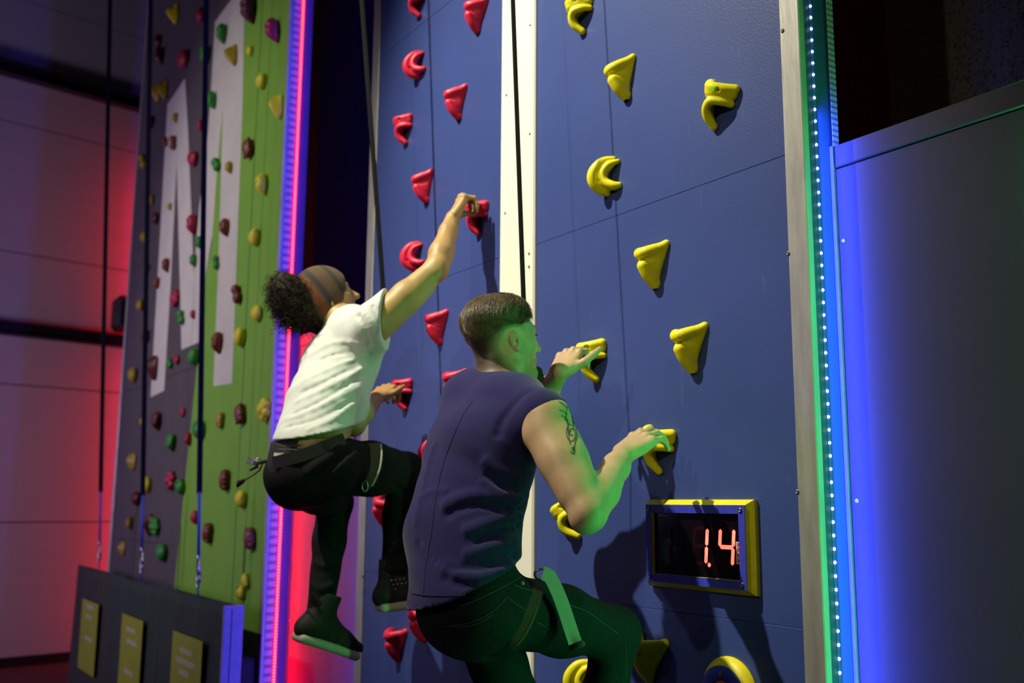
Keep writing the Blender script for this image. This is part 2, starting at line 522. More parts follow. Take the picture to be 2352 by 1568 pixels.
# neighbouring tower beyond the low board
nt_ = empty('climbing_wall', (-0.4, YW, 0)); tag(nt_, 'plain blue neighbouring tower beyond the blue-lit low board', 'climbing wall')
for a, b in zip(SEAMS[:-1], SEAMS[1:]):
    MB().box((-0.90, YW, a + 0.0004), (0.14, YW + 0.018, b - 0.0004), 0.001).build('panel', M_BLUE, nt_)
MB().box((-0.959, YW - 0.005, 0), (-0.901, YW + 0.018, 6.4), 0.0025).build('edge_trim', M_ALU, nt_)
MB().box((-0.957, YW + 0.0185, 0), (0.14, YW + 0.14, 6.4)).build('core', M_TOWER, nt_)
# ---------------------------------------------------------------- low panels between the towers
M_INFILL = mat('grey_infill_board', (0.036, 0.031, 0.030), 0.65, spec=0.3, col2=(0.032, 0.028, 0.027), nscale=3, bump=0.15, bscale=300)
M_RAIL = mat('grey_rail', (0.12, 0.12, 0.12), 0.5)
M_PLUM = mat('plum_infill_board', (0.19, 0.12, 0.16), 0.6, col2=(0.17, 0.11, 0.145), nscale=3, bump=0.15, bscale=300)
def infill(x0, x1, y, label, screws, side, m=None):
    m = m or M_INFILL
    r = empty('infill_panel', ((x0 + x1) / 2, y, 0)); tag(r, label, 'wall panel', 'low boards closing the gaps between towers')
    MB().box((x0 + 0.012, y, 0), (x1, y + 0.02, 2.452), 0.001).build('board', m, r)
    MB().box((x0 + 0.012, y - 0.004, 2.456), (x1, y + 0.024, 2.515), 0.003).build('top_rail', m, r)
    MB().box((x0 + 0.0005, y - 0.008, 0), (x0 + 0.0105, y + 0.012, 2.515), 0.001).build('corner_strip', M_RAIL, r)
    for p in screws:
        screw(r, (p[0], y - 0.0005, p[2]), s=1.2)
    return r
YI = 2.056
def oy(u, v, y): return W(u, v, YW - y)
infill(XT, -0.963, YI, 'dark grey board glowing blue beside the white diode strip',
       [oy(1938, 553, YI), oy(1969, 1150, YI), (-1.02, 0, 2.0), (-1.02, 0, 1.4)], 1)
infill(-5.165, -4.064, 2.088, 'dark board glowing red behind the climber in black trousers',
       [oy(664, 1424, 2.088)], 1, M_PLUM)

# rough dark foam boards on the back wall above the low panels
M_FOAM = mat('dark_acoustic_foam', (0.060, 0.052, 0.060), 0.95, col2=(0.012, 0.011, 0.012), nscale=95, bump=1.0, bscale=110, mixpos=(0.52, 0.68))
for nm, x0, x1, lab in (('foam_board', -1.985, 0.6, 'rough dark foam board above the blue-lit low board'),
                        ('foam_board', -7.05, -4.3, 'rough dark foam board in the gap beside the green wall')):
    r = empty(nm, ((x0 + x1) / 2, 2.95, 0)); tag(r, lab, 'foam board')
    wpan = 0.62; x = x0; i = 0
    while x < x1 - 0.05:
        xe = min(x1, x + wpan)
        for z0 in (0.4, 1.6, 2.8, 4.0, 5.2):
            MB().box((x + 0.002, 2.93 - 0.004 * (i % 2), z0 + 0.002), (xe - 0.002, 2.98, z0 + 1.198), 0.004).build('foam_slab', M_FOAM, r)
            i += 1
        x = xe
    MB().box((x0, 2.985, 0), (x1, 3.02, 6.5)).build('backing', M_BLACK, r)

# ---------------------------------------------------------------- diode strips
M_TAPE = mat('blue_diode_tape', (0.06, 0.07, 0.40), 0.4)
M_TAPER = mat('dark_diode_tape', (0.05, 0.008, 0.010), 0.5)
M_LEDW = mat('blue_white_diode', (0.9, 0.95, 1.0), 0.3, emit=(0.42, 0.58, 1.0), estr=26)
M_LEDR = mat('red_diode', (1.0, 0.5, 0.4), 0.3, emit=(1.0, 0.0022, 0.0012), estr=210)
M_LEDB = mat('blue_diode', (0.3, 0.4, 1.0), 0.3, emit=(0.05, 0.08, 1.0), estr=5)
def led_strip(x, y, sgn, z0, z1, pitch, mled, label, tapem, size=0.0034, group=None):
    r = empty('diode_strip', (x, y, z0)); tag(r, label, 'light strip', group)
    MB().box((min(x, x + sgn * 0.001), y - 0.005, z0), (max(x, x + sgn * 0.001), y + 0.005, z1)).build('tape', tapem, r)
    me = MB().lathe([(size, 0), (size, 0.0018), (size * 0.6, 0.0028)], (0, 0, 0), (sgn, 0, 0), 8).mesh('diode', True); me.materials.append(mled)
    n = int((z1 - z0) / pitch)
    for i in range(n):
        o = link('diode', me, r); o.matrix_parent_inverse = r.matrix_basis.inverted()
        o.location = (x + sgn * 0.0012, y, z0 + (i + 0.5) * pitch)
    return r
led_strip(XT, 1.997, 1, 0.95, 3.15, 0.0315, M_LEDW, 'bright blue-white diode strip beside the aluminium trim', M_TAPE)
led_strip(-5.17, 2.022, 1, 0.55, 4.75, 0.0165, M_LEDR, 'glowing red diode strip beside the green climbing wall', M_TAPER, 0.0055)

# pale and dark ribs along the tower sides
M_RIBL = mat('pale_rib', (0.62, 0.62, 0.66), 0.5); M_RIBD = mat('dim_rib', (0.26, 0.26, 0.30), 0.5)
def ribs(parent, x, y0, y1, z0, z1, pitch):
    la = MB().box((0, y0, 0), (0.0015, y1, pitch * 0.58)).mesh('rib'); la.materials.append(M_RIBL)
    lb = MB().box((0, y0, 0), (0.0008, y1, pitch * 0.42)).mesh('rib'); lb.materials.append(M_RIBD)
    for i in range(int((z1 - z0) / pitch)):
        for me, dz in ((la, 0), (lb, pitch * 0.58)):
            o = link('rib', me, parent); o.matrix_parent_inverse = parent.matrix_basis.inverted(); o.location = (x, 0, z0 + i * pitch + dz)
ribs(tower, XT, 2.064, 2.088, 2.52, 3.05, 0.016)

# ================================================================ big holds of the two speed lanes
def plastic(name, c, rough=0.42):
    return mat(name, c, rough, col2=tuple(x * 0.9 for x in c), nscale=14, bump=0.12, bscale=420, spec=0.45)
M_YEL = plastic('yellow_hold_resin', (0.95, 0.85, 0.006))
M_RED = plastic('red_hold_resin', (0.86, 0.020, 0.075))
M_BOLT = mat('zinc_bolt', (0.50, 0.48, 0.42), 0.35, 0.85)
M_HOLE = mat('bolt_hole_dark', (0.05, 0.03, 0.01), 0.8)

def polyf(pts):
    P = [np.asarray(p, float) for p in pts]
    def f(t):
        # Catmull-Rom through the points
        x = t * (len(P) - 1); i = min(len(P) - 2, int(x)); u = x - i
        p0 = P[max(0, i - 1)]; p1 = P[i]; p2 = P[i + 1]; p3 = P[min(len(P) - 1, i + 2)]
        return 0.5 * (2 * p1 + (p2 - p0) * u + (2 * p0 - 5 * p1 + 4 * p2 - p3) * u * u + (3 * p1 - p0 - 3 * p2 + p3) * u ** 3)
    return f
def smooth_chain(c, pts, rad, k, n=14):
    f = polyf(pts); g = polyf([np.array([r, 0, 0]) for r in rad])
    T = np.linspace(0, 1, n)
    q = [f(t) for t in T]; r = [float(g(t)[0]) for t in T]
    lo = np.min(q, 0) - max(r); hi = np.max(q, 0) + max(r)
    sl, X, Y, Z = c.region(lo, hi, k + 4 * c.h)
    dn = None
    for i in range(n - 1):
        t, d = c.seg(X, Y, Z, q[i], q[i + 1]); d = d - (r[i] + (r[i + 1] - r[i]) * t)
        dn = d if dn is None else np.minimum(dn, d)
    c.put(sl, dn, k, 'add')
def hold_mesh(kind):
    """three-horned hold; local x right, z up, -y out of the wall, about 0.16 m across"""
    c = Clay((-0.105, -0.115, -0.120), (0.105, 0.014, 0.100), 0.0032)
    P = lambda x, z, w: np.array([x, -w, z])
    if kind == 'beak':          # smooth brow over a drooping beak
        TL, TR, B = P(-0.074, 0.048, 0.004), P(0.080, 0.066, 0.006), P(0.010, -0.096, 0.006)
        top = [TL, P(-0.045, 0.044, 0.046), P(-0.004, 0.030, 0.076), P(0.042, 0.046, 0.044), TR]
        low = [P(-0.052, -0.006, 0.004), P(-0.030, -0.020, 0.042), P(-0.002, -0.020, 0.072), P(0.022, -0.014, 0.044), P(0.052, -0.010, 0.004)]
        smooth_chain(c, top, [0.016, 0.024, 0.027, 0.022, 0.010], 0.0)
        c.web(polyf([P(-0.004, -0.022, 0.066), P(0.002, -0.060, 0.044), B]), polyf([P(-0.03, -0.022, 0.02), P(-0.014, -0.06, 0.012), B]), 0.026, 0.018, 0.012)
        c.web(polyf([P(-0.002, -0.022, 0.066), P(0.004, -0.060, 0.042), B]), polyf([P(0.034, -0.012, 0.014), P(0.024, -0.058, 0.010), B]), 0.025, 0.018, 0.010)
        c.web(polyf([P(-0.045, 0.03, 0.034), P(-0.004, 0.018, 0.052), P(0.042, 0.036, 0.032), TR]), polyf([P(-0.040, -0.03, 0.016), P(0.0, -0.03, 0.045), P(0.032, -0.03, 0.014), P(0.04, -0.02, 0.006)]), 0.018, 0.014, 0.014)
        hole = P(0.004, 0.004, 0.064)
    elif kind == 'hook':        # broad bar on top, curved hook below with an open hollow towards +x
        TL, TR, B = P(-0.070, 0.062, 0.006), P(0.072, 0.058, 0.012), P(0.020, -0.100, 0.012)
        bar = [TL, P(-0.044, 0.058, 0.044), P(-0.006, 0.048, 0.070), P(0.036, 0.050, 0.048), TR]
        bar2 = [p - P(0, 0.020, 0.004) for p in bar]
        c.web(polyf(bar), polyf(bar2), 0.023, 0.020, 0.0)
        hook = [P(0.078, 0.000, 0.010), P(0.048, 0.002, 0.042), P(0.008, -0.006, 0.064), P(-0.010, -0.038, 0.060), P(-0.004, -0.074, 0.042), B]
        smooth_chain(c, hook, [0.014, 0.017, 0.019, 0.018, 0.016, 0.013], 0.009, 20)
        c.web(polyf([P(-0.05, 0.03, 0.03), P(-0.02, 0.01, 0.045), P(-0.012, -0.04, 0.048), B]), polyf([P(-0.066, 0.03, 0.0), P(-0.05, 0.0, 0.0), P(-0.03, -0.05, 0.0), B]), 0.014, 0.012, 0.014)
        c.web(polyf([P(-0.03, 0.02, 0.045), P(0.03, 0.022, 0.035), P(0.066, 0.03, 0.012)]), polyf([P(-0.03, 0.01, 0.0), P(0.03, 0.022, 0.0), P(0.066, 0.03, 0.0)]), 0.016, 0.014, 0.012)
        hole = P(0.034, 0.042, 0.066)
    else:                       # crescent: outer arc with an inner lip open towards +x
        arc = [P(0.026, 0.078, 0.010), P(-0.008, 0.062, 0.048), P(-0.034, 0.016, 0.074), P(-0.036, -0.030, 0.070), P(-0.016, -0.066, 0.040), P(0.004, -0.080, 0.010)]
        arc2 = [P(0.058, 0.064, 0.008), P(0.028, 0.044, 0.040), P(0.010, 0.004, 0.056), P(0.022, -0.034, 0.048), P(0.058, -0.052, 0.026), P(0.080, -0.050, 0.008)]
        smooth_chain(c, arc, [0.014, 0.022, 0.027, 0.028, 0.024, 0.014], 0.0, 22)
        smooth_chain(c, arc2, [0.011, 0.016, 0.019, 0.021, 0.020, 0.015], 0.008, 22)
        c.web(polyf([p - P(0, 0, 0.016) for p in arc[1:5]]), polyf([p - P(0, 0, 0.014) for p in arc2[1:5]]), 0.015, 0.014, 0.012)
        hole = P(-0.002, -0.028, 0.066)
    c.cone(hole + P(0, 0, 0.05), hole - P(0, 0, 0.014), 0.0105, 0.0080, 0.004, op='cut')
    c.plane((0, 0.0, 0), (0, 1, 0))
    return c.mesh('hold_body_' + kind), hole + np.array([0, 0.016, 0])
BOLT = MB()
BOLT.lathe([(0.0062, 0), (0.0062, 0.003), (0.0052, 0.0042), (0.0030, 0.0042), (0.0030, 0.0015), (0.0004, 0.0015)], (0, 0, 0), (0, -1, 0), 12)
BOLT = BOLT.mesh('bolt', True); BOLT.materials.append(M_BOLT)
HOLDS = {}
for k_ in ('beak', 'hook', 'crescent'):
    me_, hp_ = hold_mesh(k_)
    for col_, m_ in (('red', M_RED), ('yellow', M_YEL)):
        c_ = me_.copy(); c_.materials.append(m_); HOLDS[(k_, col_)] = (c_, hp_)
def big_hold(kind, col, u, v, rot, label, s=0.68, group=None):
    """hold whose base centre is seen near (u, v); rot turns it on the wall"""
    u = u - {'beak': 14, 'hook': 18, 'crescent': 8}[kind] * (1.0 if col == 'yellow' else 0.75)
    p = W(u, v, 0.03); p[1] = YW
    me, hp = HOLDS[(kind, col)]
    r = link('climbing_hold', me)
    r.location = (p[0], YW + 0.0005, p[2]); r.rotation_euler = (0, math.radians(rot), 0); r.scale = (s, s * 0.96, s)
    tag(r, label, 'climbing hold', group)
    b = link('bolt', BOLT, r); b.location = hp
    return r
ORD = 'first second third fourth fifth sixth seventh eighth ninth tenth eleventh twelfth thirteenth fourteenth fifteenth sixteenth seventeenth eighteenth nineteenth twentieth'.split()
yel = [('hook', 1338, 28, 0, 'cut by the top of the picture'), ('beak', 1430, 176, -8, 'just below the topmost yellow hold'), ('hook', 1655, 230, 27, 'nearest the top of the aluminium trim'),
       ('crescent', 1392, 402, 8, 'shaped like a crescent'), ('beak', 1500, 600, 0, 'midway between crescent hold and timer'), ('beak', 1585, 790, 0, 'straight above the red timer'),
       ('hook', 1366, 822, -4, 'gripped by the tattooed climber\'s far hand'), ('hook', 1516, 1024, 10, 'gripped from above by the tattooed arm\'s hand'),
       ('hook', 1312, 1190, -28, 'behind the tattooed climber\'s elbow'), ('beak', 1492, 1500, 12, 'in front of the tattooed climber\'s raised knee'),
       ('crescent', 1338, 1562, 0, 'behind the tattooed climber\'s legs')]
for k, u, v, r_, lab in yel:
    big_hold(k, 'yellow', u, v, r_, 'yellow three-horned hold ' + lab, group='yellow holds of the near blue lane')
red = [('hook', 963, 2, 0, 'cut by the top of the picture near the lane edge'), ('beak', 1096, 28, 10, 'at the top of the lane beside the cream strip'),
       ('crescent', 955, 147, 0, 'shaped like a crescent, upper of two'), ('beak', 1050, 230, 0, 'below and between the top holds'), ('hook', 932, 293, 0, 'with a hanging hook near the grey trim'),
       ('beak', 975, 424, -4, 'level with the reaching climber\'s hand'), ('hook', 1099, 494, 6, 'gripped by the reaching climber\'s raised hand'), ('crescent', 950, 587, 0, 'shaped like a crescent behind the raised arm'),
       ('beak', 1006, 745, 0, 'between the raised arm and the short-haired climber'), ('beak', 1048, 880, 4, 'peeping out beside the navy shirt\'s shoulder'), ('hook', 930, 900, 0, 'gripped by the curly-haired climber\'s low hand'),
       ('crescent', 992, 1042, 0, 'half hidden behind the navy shirt\'s back'), ('beak', 884, 1164, 30, 'behind the bent knee in black trousers'),
       ('beak', 912, 1472, 4, 'low down below the hanging shoe'), ('beak', 968, 1425, 0, 'behind the seat of the dark jeans')]
for k, u, v, r_, lab in red:
    big_hold(k, 'red', u, v, r_, 'red three-horned hold ' + lab, group='red holds of the far blue lane')

# ================================================================ timer box
M_TBLUE = mat('timer_blue_board', (0.045, 0.055, 0.58), 0.5, bump=0.2, bscale=300)
M_TYEL = mat('timer_yellow_edge', (0.93, 0.82, 0.008), 0.45, bump=0.15, bscale=300)
M_GLASS = mat('smoked_display', (0.006, 0.003, 0.006), 0.12, spec=0.6)
M_SEGON = mat('lit_segment', (1.0, 0.3, 0.2), 0.4, emit=(1.0, 0.050, 0.030), estr=6.0)
M_SEGOFF = mat('unlit_segment', (0.020, 0.001, 0.003), 0.6, spec=0.1)
M_STICKER = mat('timer_sticker', (0.62, 0.56, 0.48), 0.6)
M_STRED = mat('timer_sticker_red', (0.6, 0.02, 0.04), 0.6)
tx0, tx1, tz0, tz1 = -2.158, -1.760, 1.379, 1.617
tm = empty('race_timer', ((tx0 + tx1) / 2, YW, tz0)); tag(tm, 'blue and yellow framed race timer with glowing red digits', 'timer')
D, BV = 0.034, 0.014
def ring(mb, a, b, ya, yb):
    """quad ring between rectangles a (at y=ya) and b (at y=yb)"""
    q = lambda r, y: [(r[0], y, r[2]), (r[1], y, r[2]), (r[1], y, r[3]), (r[0], y, r[3])]
    mb.add(q(a, ya) + q(b, yb), [(0, 1, 5, 4), (1, 2, 6, 5), (2, 3, 7, 6), (3, 0, 4, 7)])
O_ = (tx0, tx1, tz0, tz1); I_ = (tx0 + BV, tx1 - BV, tz0 + BV, tz1 - BV)
S_ = (tx0 + 0.036, tx1 - 0.036, tz0 + 0.036, tz1 - 0.036)
mb = MB(); ring(mb, O_, O_, YW - 0.0002, YW - 0.012); ring(mb, O_, I_, YW - 0.012, YW - D + 0.002)
ring(mb, S_, S_, YW - D + 0.002, YW - 0.006); mb.build('bevel_frame', M_TYEL, tm)
mb = MB(); ring(mb, I_, S_, YW - D, YW - D); ring(mb, I_, I_, YW - D + 0.006, YW - D); mb.build('face_plate', M_TBLUE, tm)
MB().box((S_[0], YW - 0.022, S_[2]), (S_[1], YW - 0.004, S_[3])).build('display', M_GLASS, tm)
for sx in (0, 1):
    for sz in (0, 1):
        screw(tm, ((I_[0] + 0.012) if sx == 0 else (I_[1] - 0.014), YW - D - 0.0003, (I_[2] + 0.013) if sz == 0 else (I_[3] - 0.013)), s=1.25)
yd = YW - 0.0226
def seg_quad(mb, x0, z0, x1, z1, w):
    dx, dz = x1 - x0, z1 - z0; l = math.hypot(dx, dz); ux, uz = dx / l, dz / l; nx, nz = -uz * w, ux * w
    a = w
    pts = [(x0 + ux * 0.001, z0 + uz * 0.001), (x0 + ux * a + nx, z0 + uz * a + nz), (x1 - ux * a + nx, z1 - uz * a + nz),
           (x1 - ux * 0.001, z1 - uz * 0.001), (x1 - ux * a - nx, z1 - uz * a - nz), (x0 + ux * a - nx, z0 + uz * a - nz)]
    mb.prism([(p[0], yd, p[1]) for p in pts], (0, 0.0006, 0))
def digit(xc, on, zc=None):
    zc = (S_[2] + S_[3]) / 2 - 0.002 if zc is None else zc
    w, h, sl = 0.0235, 0.046, 0.0045
    pt = {'tl': (-w + sl, h), 'tr': (w + sl, h), 'ml': (-w, 0), 'mr': (w, 0), 'bl': (-w - sl, -h), 'br': (w - sl, -h)}
    segs = {'a': ('tl', 'tr'), 'b': ('tr', 'mr'), 'c': ('mr', 'br'), 'd': ('bl', 'br'), 'e': ('ml', 'bl'), 'f': ('tl', 'ml'), 'g': ('ml', 'mr')}
    for s, (a, b) in segs.items():
        mb = MB(); A, B = pt[a], pt[b]
        seg_quad(mb, xc + A[0], zc + A[1], xc + B[0], zc + B[1], 0.0052)
        mb.build('lit_segment' if s in on else 'dark_segment', M_SEGON if s in on else M_SEGOFF, tm)
    MB().lathe([(0.0055, 0), (0.0055, 0.0006)], (xc + w + 0.008, yd + 0.0006, zc - h - 0.002), (0, -1, 0), 12).build('decimal_point', M_SEGON if on == 'bc' else M_SEGOFF, tm)
for u_, on_ in ((1556, ''), (1608, 'bc'), (1668, 'bcfg')):
    digit(W(u_, 1252, 0.0226)[0], on_)
stx = S_[1] - 0.021
MB().box((stx, yd - 0.0002, S_[2] + 0.040), (S_[1] - 0.001, yd + 0.0008, S_[2] + 0.096)).build('sticker', M_STICKER, tm)
for zz in (0.044, 0.058, 0.072, 0.084):
    MB().box((stx + 0.005, yd - 0.0006, S_[2] + zz), (stx + 0.013, yd - 0.0002, S_[2] + zz + 0.009)).build('sticker_mark', M_STRED, tm)
MB().box((S_[0] + 0.018, yd - 0.0004, S_[3] - 0.009), (S_[0] + 0.052, yd, S_[3] - 0.0072)).build('fine_print', M_STICKER, tm)

# ---------------------------------------------------------------- round start buttons
M_BRED = mat('red_button', (0.75, 0.01, 0.02), 0.3)
def start_button(x, z, label):
    r = empty('start_button', (x, YW, z)); tag(r, label, 'button', 'round start buttons under the lanes')
    MB().lathe([(0.094, 0), (0.094, 0.008), (0.074, 0.030), (0.056, 0.030)], (x, YW - 0.0002, z), (0, -1, 0), 40).build('yellow_ring', M_TYEL, r, True)
    MB().lathe([(0.0735, 0.0285), (0.0735, 0.0335), (0.070, 0.0355), (0.038, 0.0355), (0.038, 0.028)], (x, YW, z), (0, -1, 0), 40).build('blue_plate', M_TBLUE, r, True)
    MB().lathe([(0.034, 0.030), (0.034, 0.040), (0.026, 0.050), (0.010, 0.053)], (x, YW, z), (0, -1, 0), 28).build('push_cap', M_BRED, r, True)
    for k in range(4):
        a = math.pi / 2 * k + math.pi / 2
        screw(r, (x + 0.055 * math.cos(a), YW - 0.0357, z + 0.055 * math.sin(a)), s=1.1)
    return r
start_button(-1.868, 1.128, 'round blue and yellow start button below the red timer')
p_ = W(1082, 1488, 0.03)
start_button(p_[0], p_[2], 'round blue and yellow start button under the dark jeans')

# ================================================================ grey and green climbing wall with many small holds
GX0, GX1 = -8.66, -5.205
M_GREY = mat('grey_textured_paint', (0.092, 0.074, 0.088), 0.75, col2=(0.080, 0.064, 0.078), nscale=6, bump=0.5, bscale=120)
M_GREEN = mat('green_textured_paint', (0.205, 0.43, 0.040), 0.65, col2=(0.18, 0.40, 0.034), nscale=6, bump=0.5, bscale=120)
M_WHITE = mat('white_painted_spike', (0.66, 0.61, 0.58), 0.7, col2=(0.60, 0.56, 0.53), nscale=6, bump=0.4, bscale=120)
gw = empty('climbing_wall', (-6.9, YW, 0)); tag(gw, 'grey and green climbing wall painted with white spikes', 'climbing wall')
colx = [GX0, -7.52, -6.62, -5.86, GX1]
for a, b in zip(colx[:-1], colx[1:]):
    for z0, z1 in zip(SEAMS[:-1], SEAMS[1:]):
        MB().box((a + 0.0012, YW + 0.0015, z0 + 0.001), (b - 0.0012, YW + 0.02, z1 - 0.001), 0.002).build('panel', M_GREY, gw)
MB().box((GX0, YW + 0.0205, 0), (GX1 + 0.030, YW + 0.135, 6.4)).build('core', M_TOWER, gw)
MB().box((GX1 + 0.001, YW - 0.004, 0), (-5.172, YW + 0.018, 6.4), 0.003).build('edge_trim', M_ALU, gw)
MB().box((GX0 - 0.05, YW - 0.004, 0), (GX0 - 0.001, YW + 0.135, 6.4), 0.003).build('edge_trim', M_ALU, gw)
MB().box((-5.1745, YW + 0.0185, 0), (-5.1705, YW + 0.135, 6.4)).build('side_panel', M_TOWER, gw)
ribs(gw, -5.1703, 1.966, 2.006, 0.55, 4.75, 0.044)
def paint(name, m, poly, lay):
    P = []
    for u, v in poly:
        p = W(u, v); P.append((min(max(p[0], GX0 + 0.002), GX1 - 0.001), YW + 0.0004 - 0.0010 * lay, max(0.01, min(6.4, p[2]))))
    return MB().prism(P, (0, 0.0012, 0)).build(name, m, gw)
GREEN_POLY = [(512, 245), (560, -60), (680, -60), (620, 1100), (560, 2100), (340, 2100), (400, 1349), (457, 790), (471, 640), (487, 560), (497, 400)]
SPIKE1 = [(385, 240), (425, 180), (432, 300), (440, 500), (445, 632), (457, 480), (468, 392), (466, 560), (461, 784), (417, 803), (411, 560), (406, 372), (393, 640), (377, 897), (346, 912), (362, 640)]
SPIKE2 = [(494, 50), (545, -20), (562, -20), (557, 250), (545, 560), (533, 880), (490, 887), (498, 700), (503, 560), (507, 430), (512, 245), (498, 400), (488, 540), (471, 640), (470, 500), (472, 385), (484, 220)]
paint('green_paint', M_GREEN, GREEN_POLY, 0)
paint('white_spike', M_WHITE, SPIKE1, 1)
paint('white_spike', M_WHITE, SPIKE2, 1)
for u0_, v0_, u1_, v1_ in ((602, 20, 530, 1300),):
    a = W(u0_, v0_); x_ = a[0]
    MB().box((x_ - 0.003, YW - 0.0008, 0), (x_ + 0.003, YW + 0.001, 6.3)).build('seam_line', M_BEAM, gw)

def small_hold(kind):
    c = Clay((-0.62, -0.62, -0.72), (0.62, 0.05, 0.72), 0.045)
    P = lambda x, z, w: np.array([x, -w, z])
    if kind == 'knob':
        c.ball(P(0, 0.03, 0.22), (0.42, 0.32, 0.44), k=0.1); c.ball(P(0.02, -0.12, 0.12), (0.34, 0.26, 0.36), k=0.15)
        c.ball(P(0, 0.34, 0.5), 0.16, k=0.1, op='cut')
    elif kind == 'drop':
        smooth_chain(c, [P(0, 0.30, 0.2), P(0, 0.0, 0.26), P(0.03, -0.42, 0.06)], [0.26, 0.32, 0.13], 0.05, 10)
        c.cone(P(-0.4, 0.02, 0.56), P(0.4, 0.06, 0.56), 0.10, 0.10, 0.1, op='cut')
    elif kind == 'fin':
        c.web(polyf([P(-0.12, 0.46, 0.08), P(-0.04, 0.1, 0.40), P(0.06, -0.42, 0.10)]), polyf([P(0.30, 0.36, 0.02), P(0.28, 0.0, 0.06), P(0.22, -0.30, 0.02)]), 0.16, 0.14, 0.05)
    elif kind == 'flower':
        c.ball(P(0, 0, 0.25), 0.28, k=0.1)
        for i in range(6):
            a = i * math.pi / 3 + 0.3
            c.ball(P(0.30 * math.cos(a), 0.34 * math.sin(a), 0.16), (0.20, 0.22, 0.20), k=0.06)
    elif kind == 'ribbed':
        c.ball(P(0, 0, 0.12), (0.36, 0.36, 0.50), k=0.1)
        for i in range(4):
            z = 0.33 - 0.22 * i
            c.cone(P(-0.30, z, 0.26), P(0.30, z, 0.26), 0.085, 0.085, 0.06)
    else:  # twin
        c.ball(P(-0.10, 0.24, 0.20), (0.28, 0.26, 0.26), k=0.1); c.ball(P(0.10, -0.20, 0.18), (0.30, 0.24, 0.30), k=0.08)
    c.plane((0, 0.0, 0), (0, 1, 0))
    return c.mesh('small_hold_' + kind)
SK = {k: small_hold(k) for k in ('knob', 'drop', 'fin', 'flower', 'ribbed', 'twin')}
HC = {'yellow': plastic('small_yellow_resin', (0.80, 0.70, 0.015)), 'green': plastic('small_green_resin', (0.030, 0.26, 0.030)),
      'crimson': plastic('small_crimson_resin', (0.42, 0.012, 0.055)), 'brown': plastic('small_brown_resin', (0.20, 0.034, 0.018)),
      'ochre_dim_yellow': plastic('small_ochre_dim_yellow_resin', (0.42, 0.30, 0.012)), 'maroon': plastic('small_maroon_resin', (0.10, 0.010, 0.014))}  # darker yellow also carries the dim light on the grey panels in its colour
LIST = '''y398,32,26,45,fin c458,33,25,35,knob m360,93,20,30,knob m366,128,22,38,drop c420,135,34,40,knob g470,125,30,40,drop o359,212,18,38,fin o374,205,18,40,fin
g508,77,28,42,drop o530,127,25,48,fin m573,22,40,62,drop c627,70,33,58,drop y568,115,18,25,knob y596,185,28,38,knob g484,230,28,40,drop y633,245,28,52,fin
m343,280,20,30,knob o398,270,14,22,drop c456,288,22,26,drop b374,325,22,25,twin b394,327,24,32,twin o327,370,28,38,twin c440,363,36,36,knob g492,377,28,36,twin
o521,384,20,28,drop b567,340,32,48,ribbed y600,423,28,48,drop o343,458,18,24,knob m353,500,22,28,knob o384,473,11,18,knob c440,515,28,42,drop b513,522,28,38,drop
g454,557,20,30,drop o327,543,20,26,knob y581,543,30,42,knob g440,598,20,28,drop g491,602,20,32,twin b378,609,20,30,drop o333,615,18,22,knob b356,648,16,28,knob
b540,675,30,45,twin c398,685,30,36,flower o318,700,20,26,knob y585,718,32,38,knob g411,728,26,34,twin c437,722,14,20,drop b497,787,30,44,drop y548,773,28,44,knob
m330,772,34,30,ribbed c400,825,20,22,knob g384,834,20,25,twin g441,818,30,40,knob m350,845,22,48,fin o303,860,30,34,knob c412,946,20,20,flower m358,967,30,38,drop
o322,969,26,20,fin o500,964,26,36,ribbed b548,950,32,48,ribbed y602,940,38,50,flower g455,985,36,46,knob g390,1016,34,36,drop c427,1008,20,28,drop o299,1060,28,32,fin
b513,1102,26,48,ribbed c388,1103,34,40,flower g410,1116,32,36,knob y333,1112,34,36,knob y549,1145,32,40,knob m309,1144,32,32,knob o294,1202,22,26,drop c443,1187,22,32,knob
g352,1208,36,38,flower b474,1224,28,46,ribbed m340,1206,16,40,fin b570,1236,32,50,ribbed g369,1268,36,40,knob o275,1260,22,26,fin y547,1360,28,34,knob y557,1333,24,34,ribbed'''
CN = {'y': 'yellow', 'g': 'green', 'c': 'crimson', 'b': 'brown', 'o': 'ochre_dim_yellow', 'm': 'maroon'}
def inside(poly, u, v):
    r = False
    for i in range(len(poly)):
        (x0, y0), (x1, y1) = poly[i], poly[i - 1]
        if (y0 > v) != (y1 > v) and u < (x1 - x0) * (v - y0) / (y1 - y0) + x0: r = not r
    return r
rows = []
for w_ in LIST.split():
    c_ = CN[w_[0]]; u, v, pw, ph, kd = w_[1:].split(','); u, v, pw, ph = map(float, (u, v, pw, ph))
    z_ = 'white spikes' if inside(SPIKE1, u, v) or inside(SPIKE2, u, v) else 'green paint' if inside(GREEN_POLY, u, v) else 'grey panels'
    rows.append([c_, u, v, pw, ph, kd, z_])
SHAPEW = {'knob': 'round knob', 'drop': 'drop-shaped', 'fin': 'slim fin', 'flower': 'flower-shaped', 'ribbed': 'ribbed', 'twin': 'two-lobed'}
cnt_ = {}
rows.sort(key=lambda r: r[2])
tot_ = {}
for r in rows: tot_[(r[0], r[5], r[6])] = tot_.get((r[0], r[5], r[6]), 0) + 1
MESHC = {}
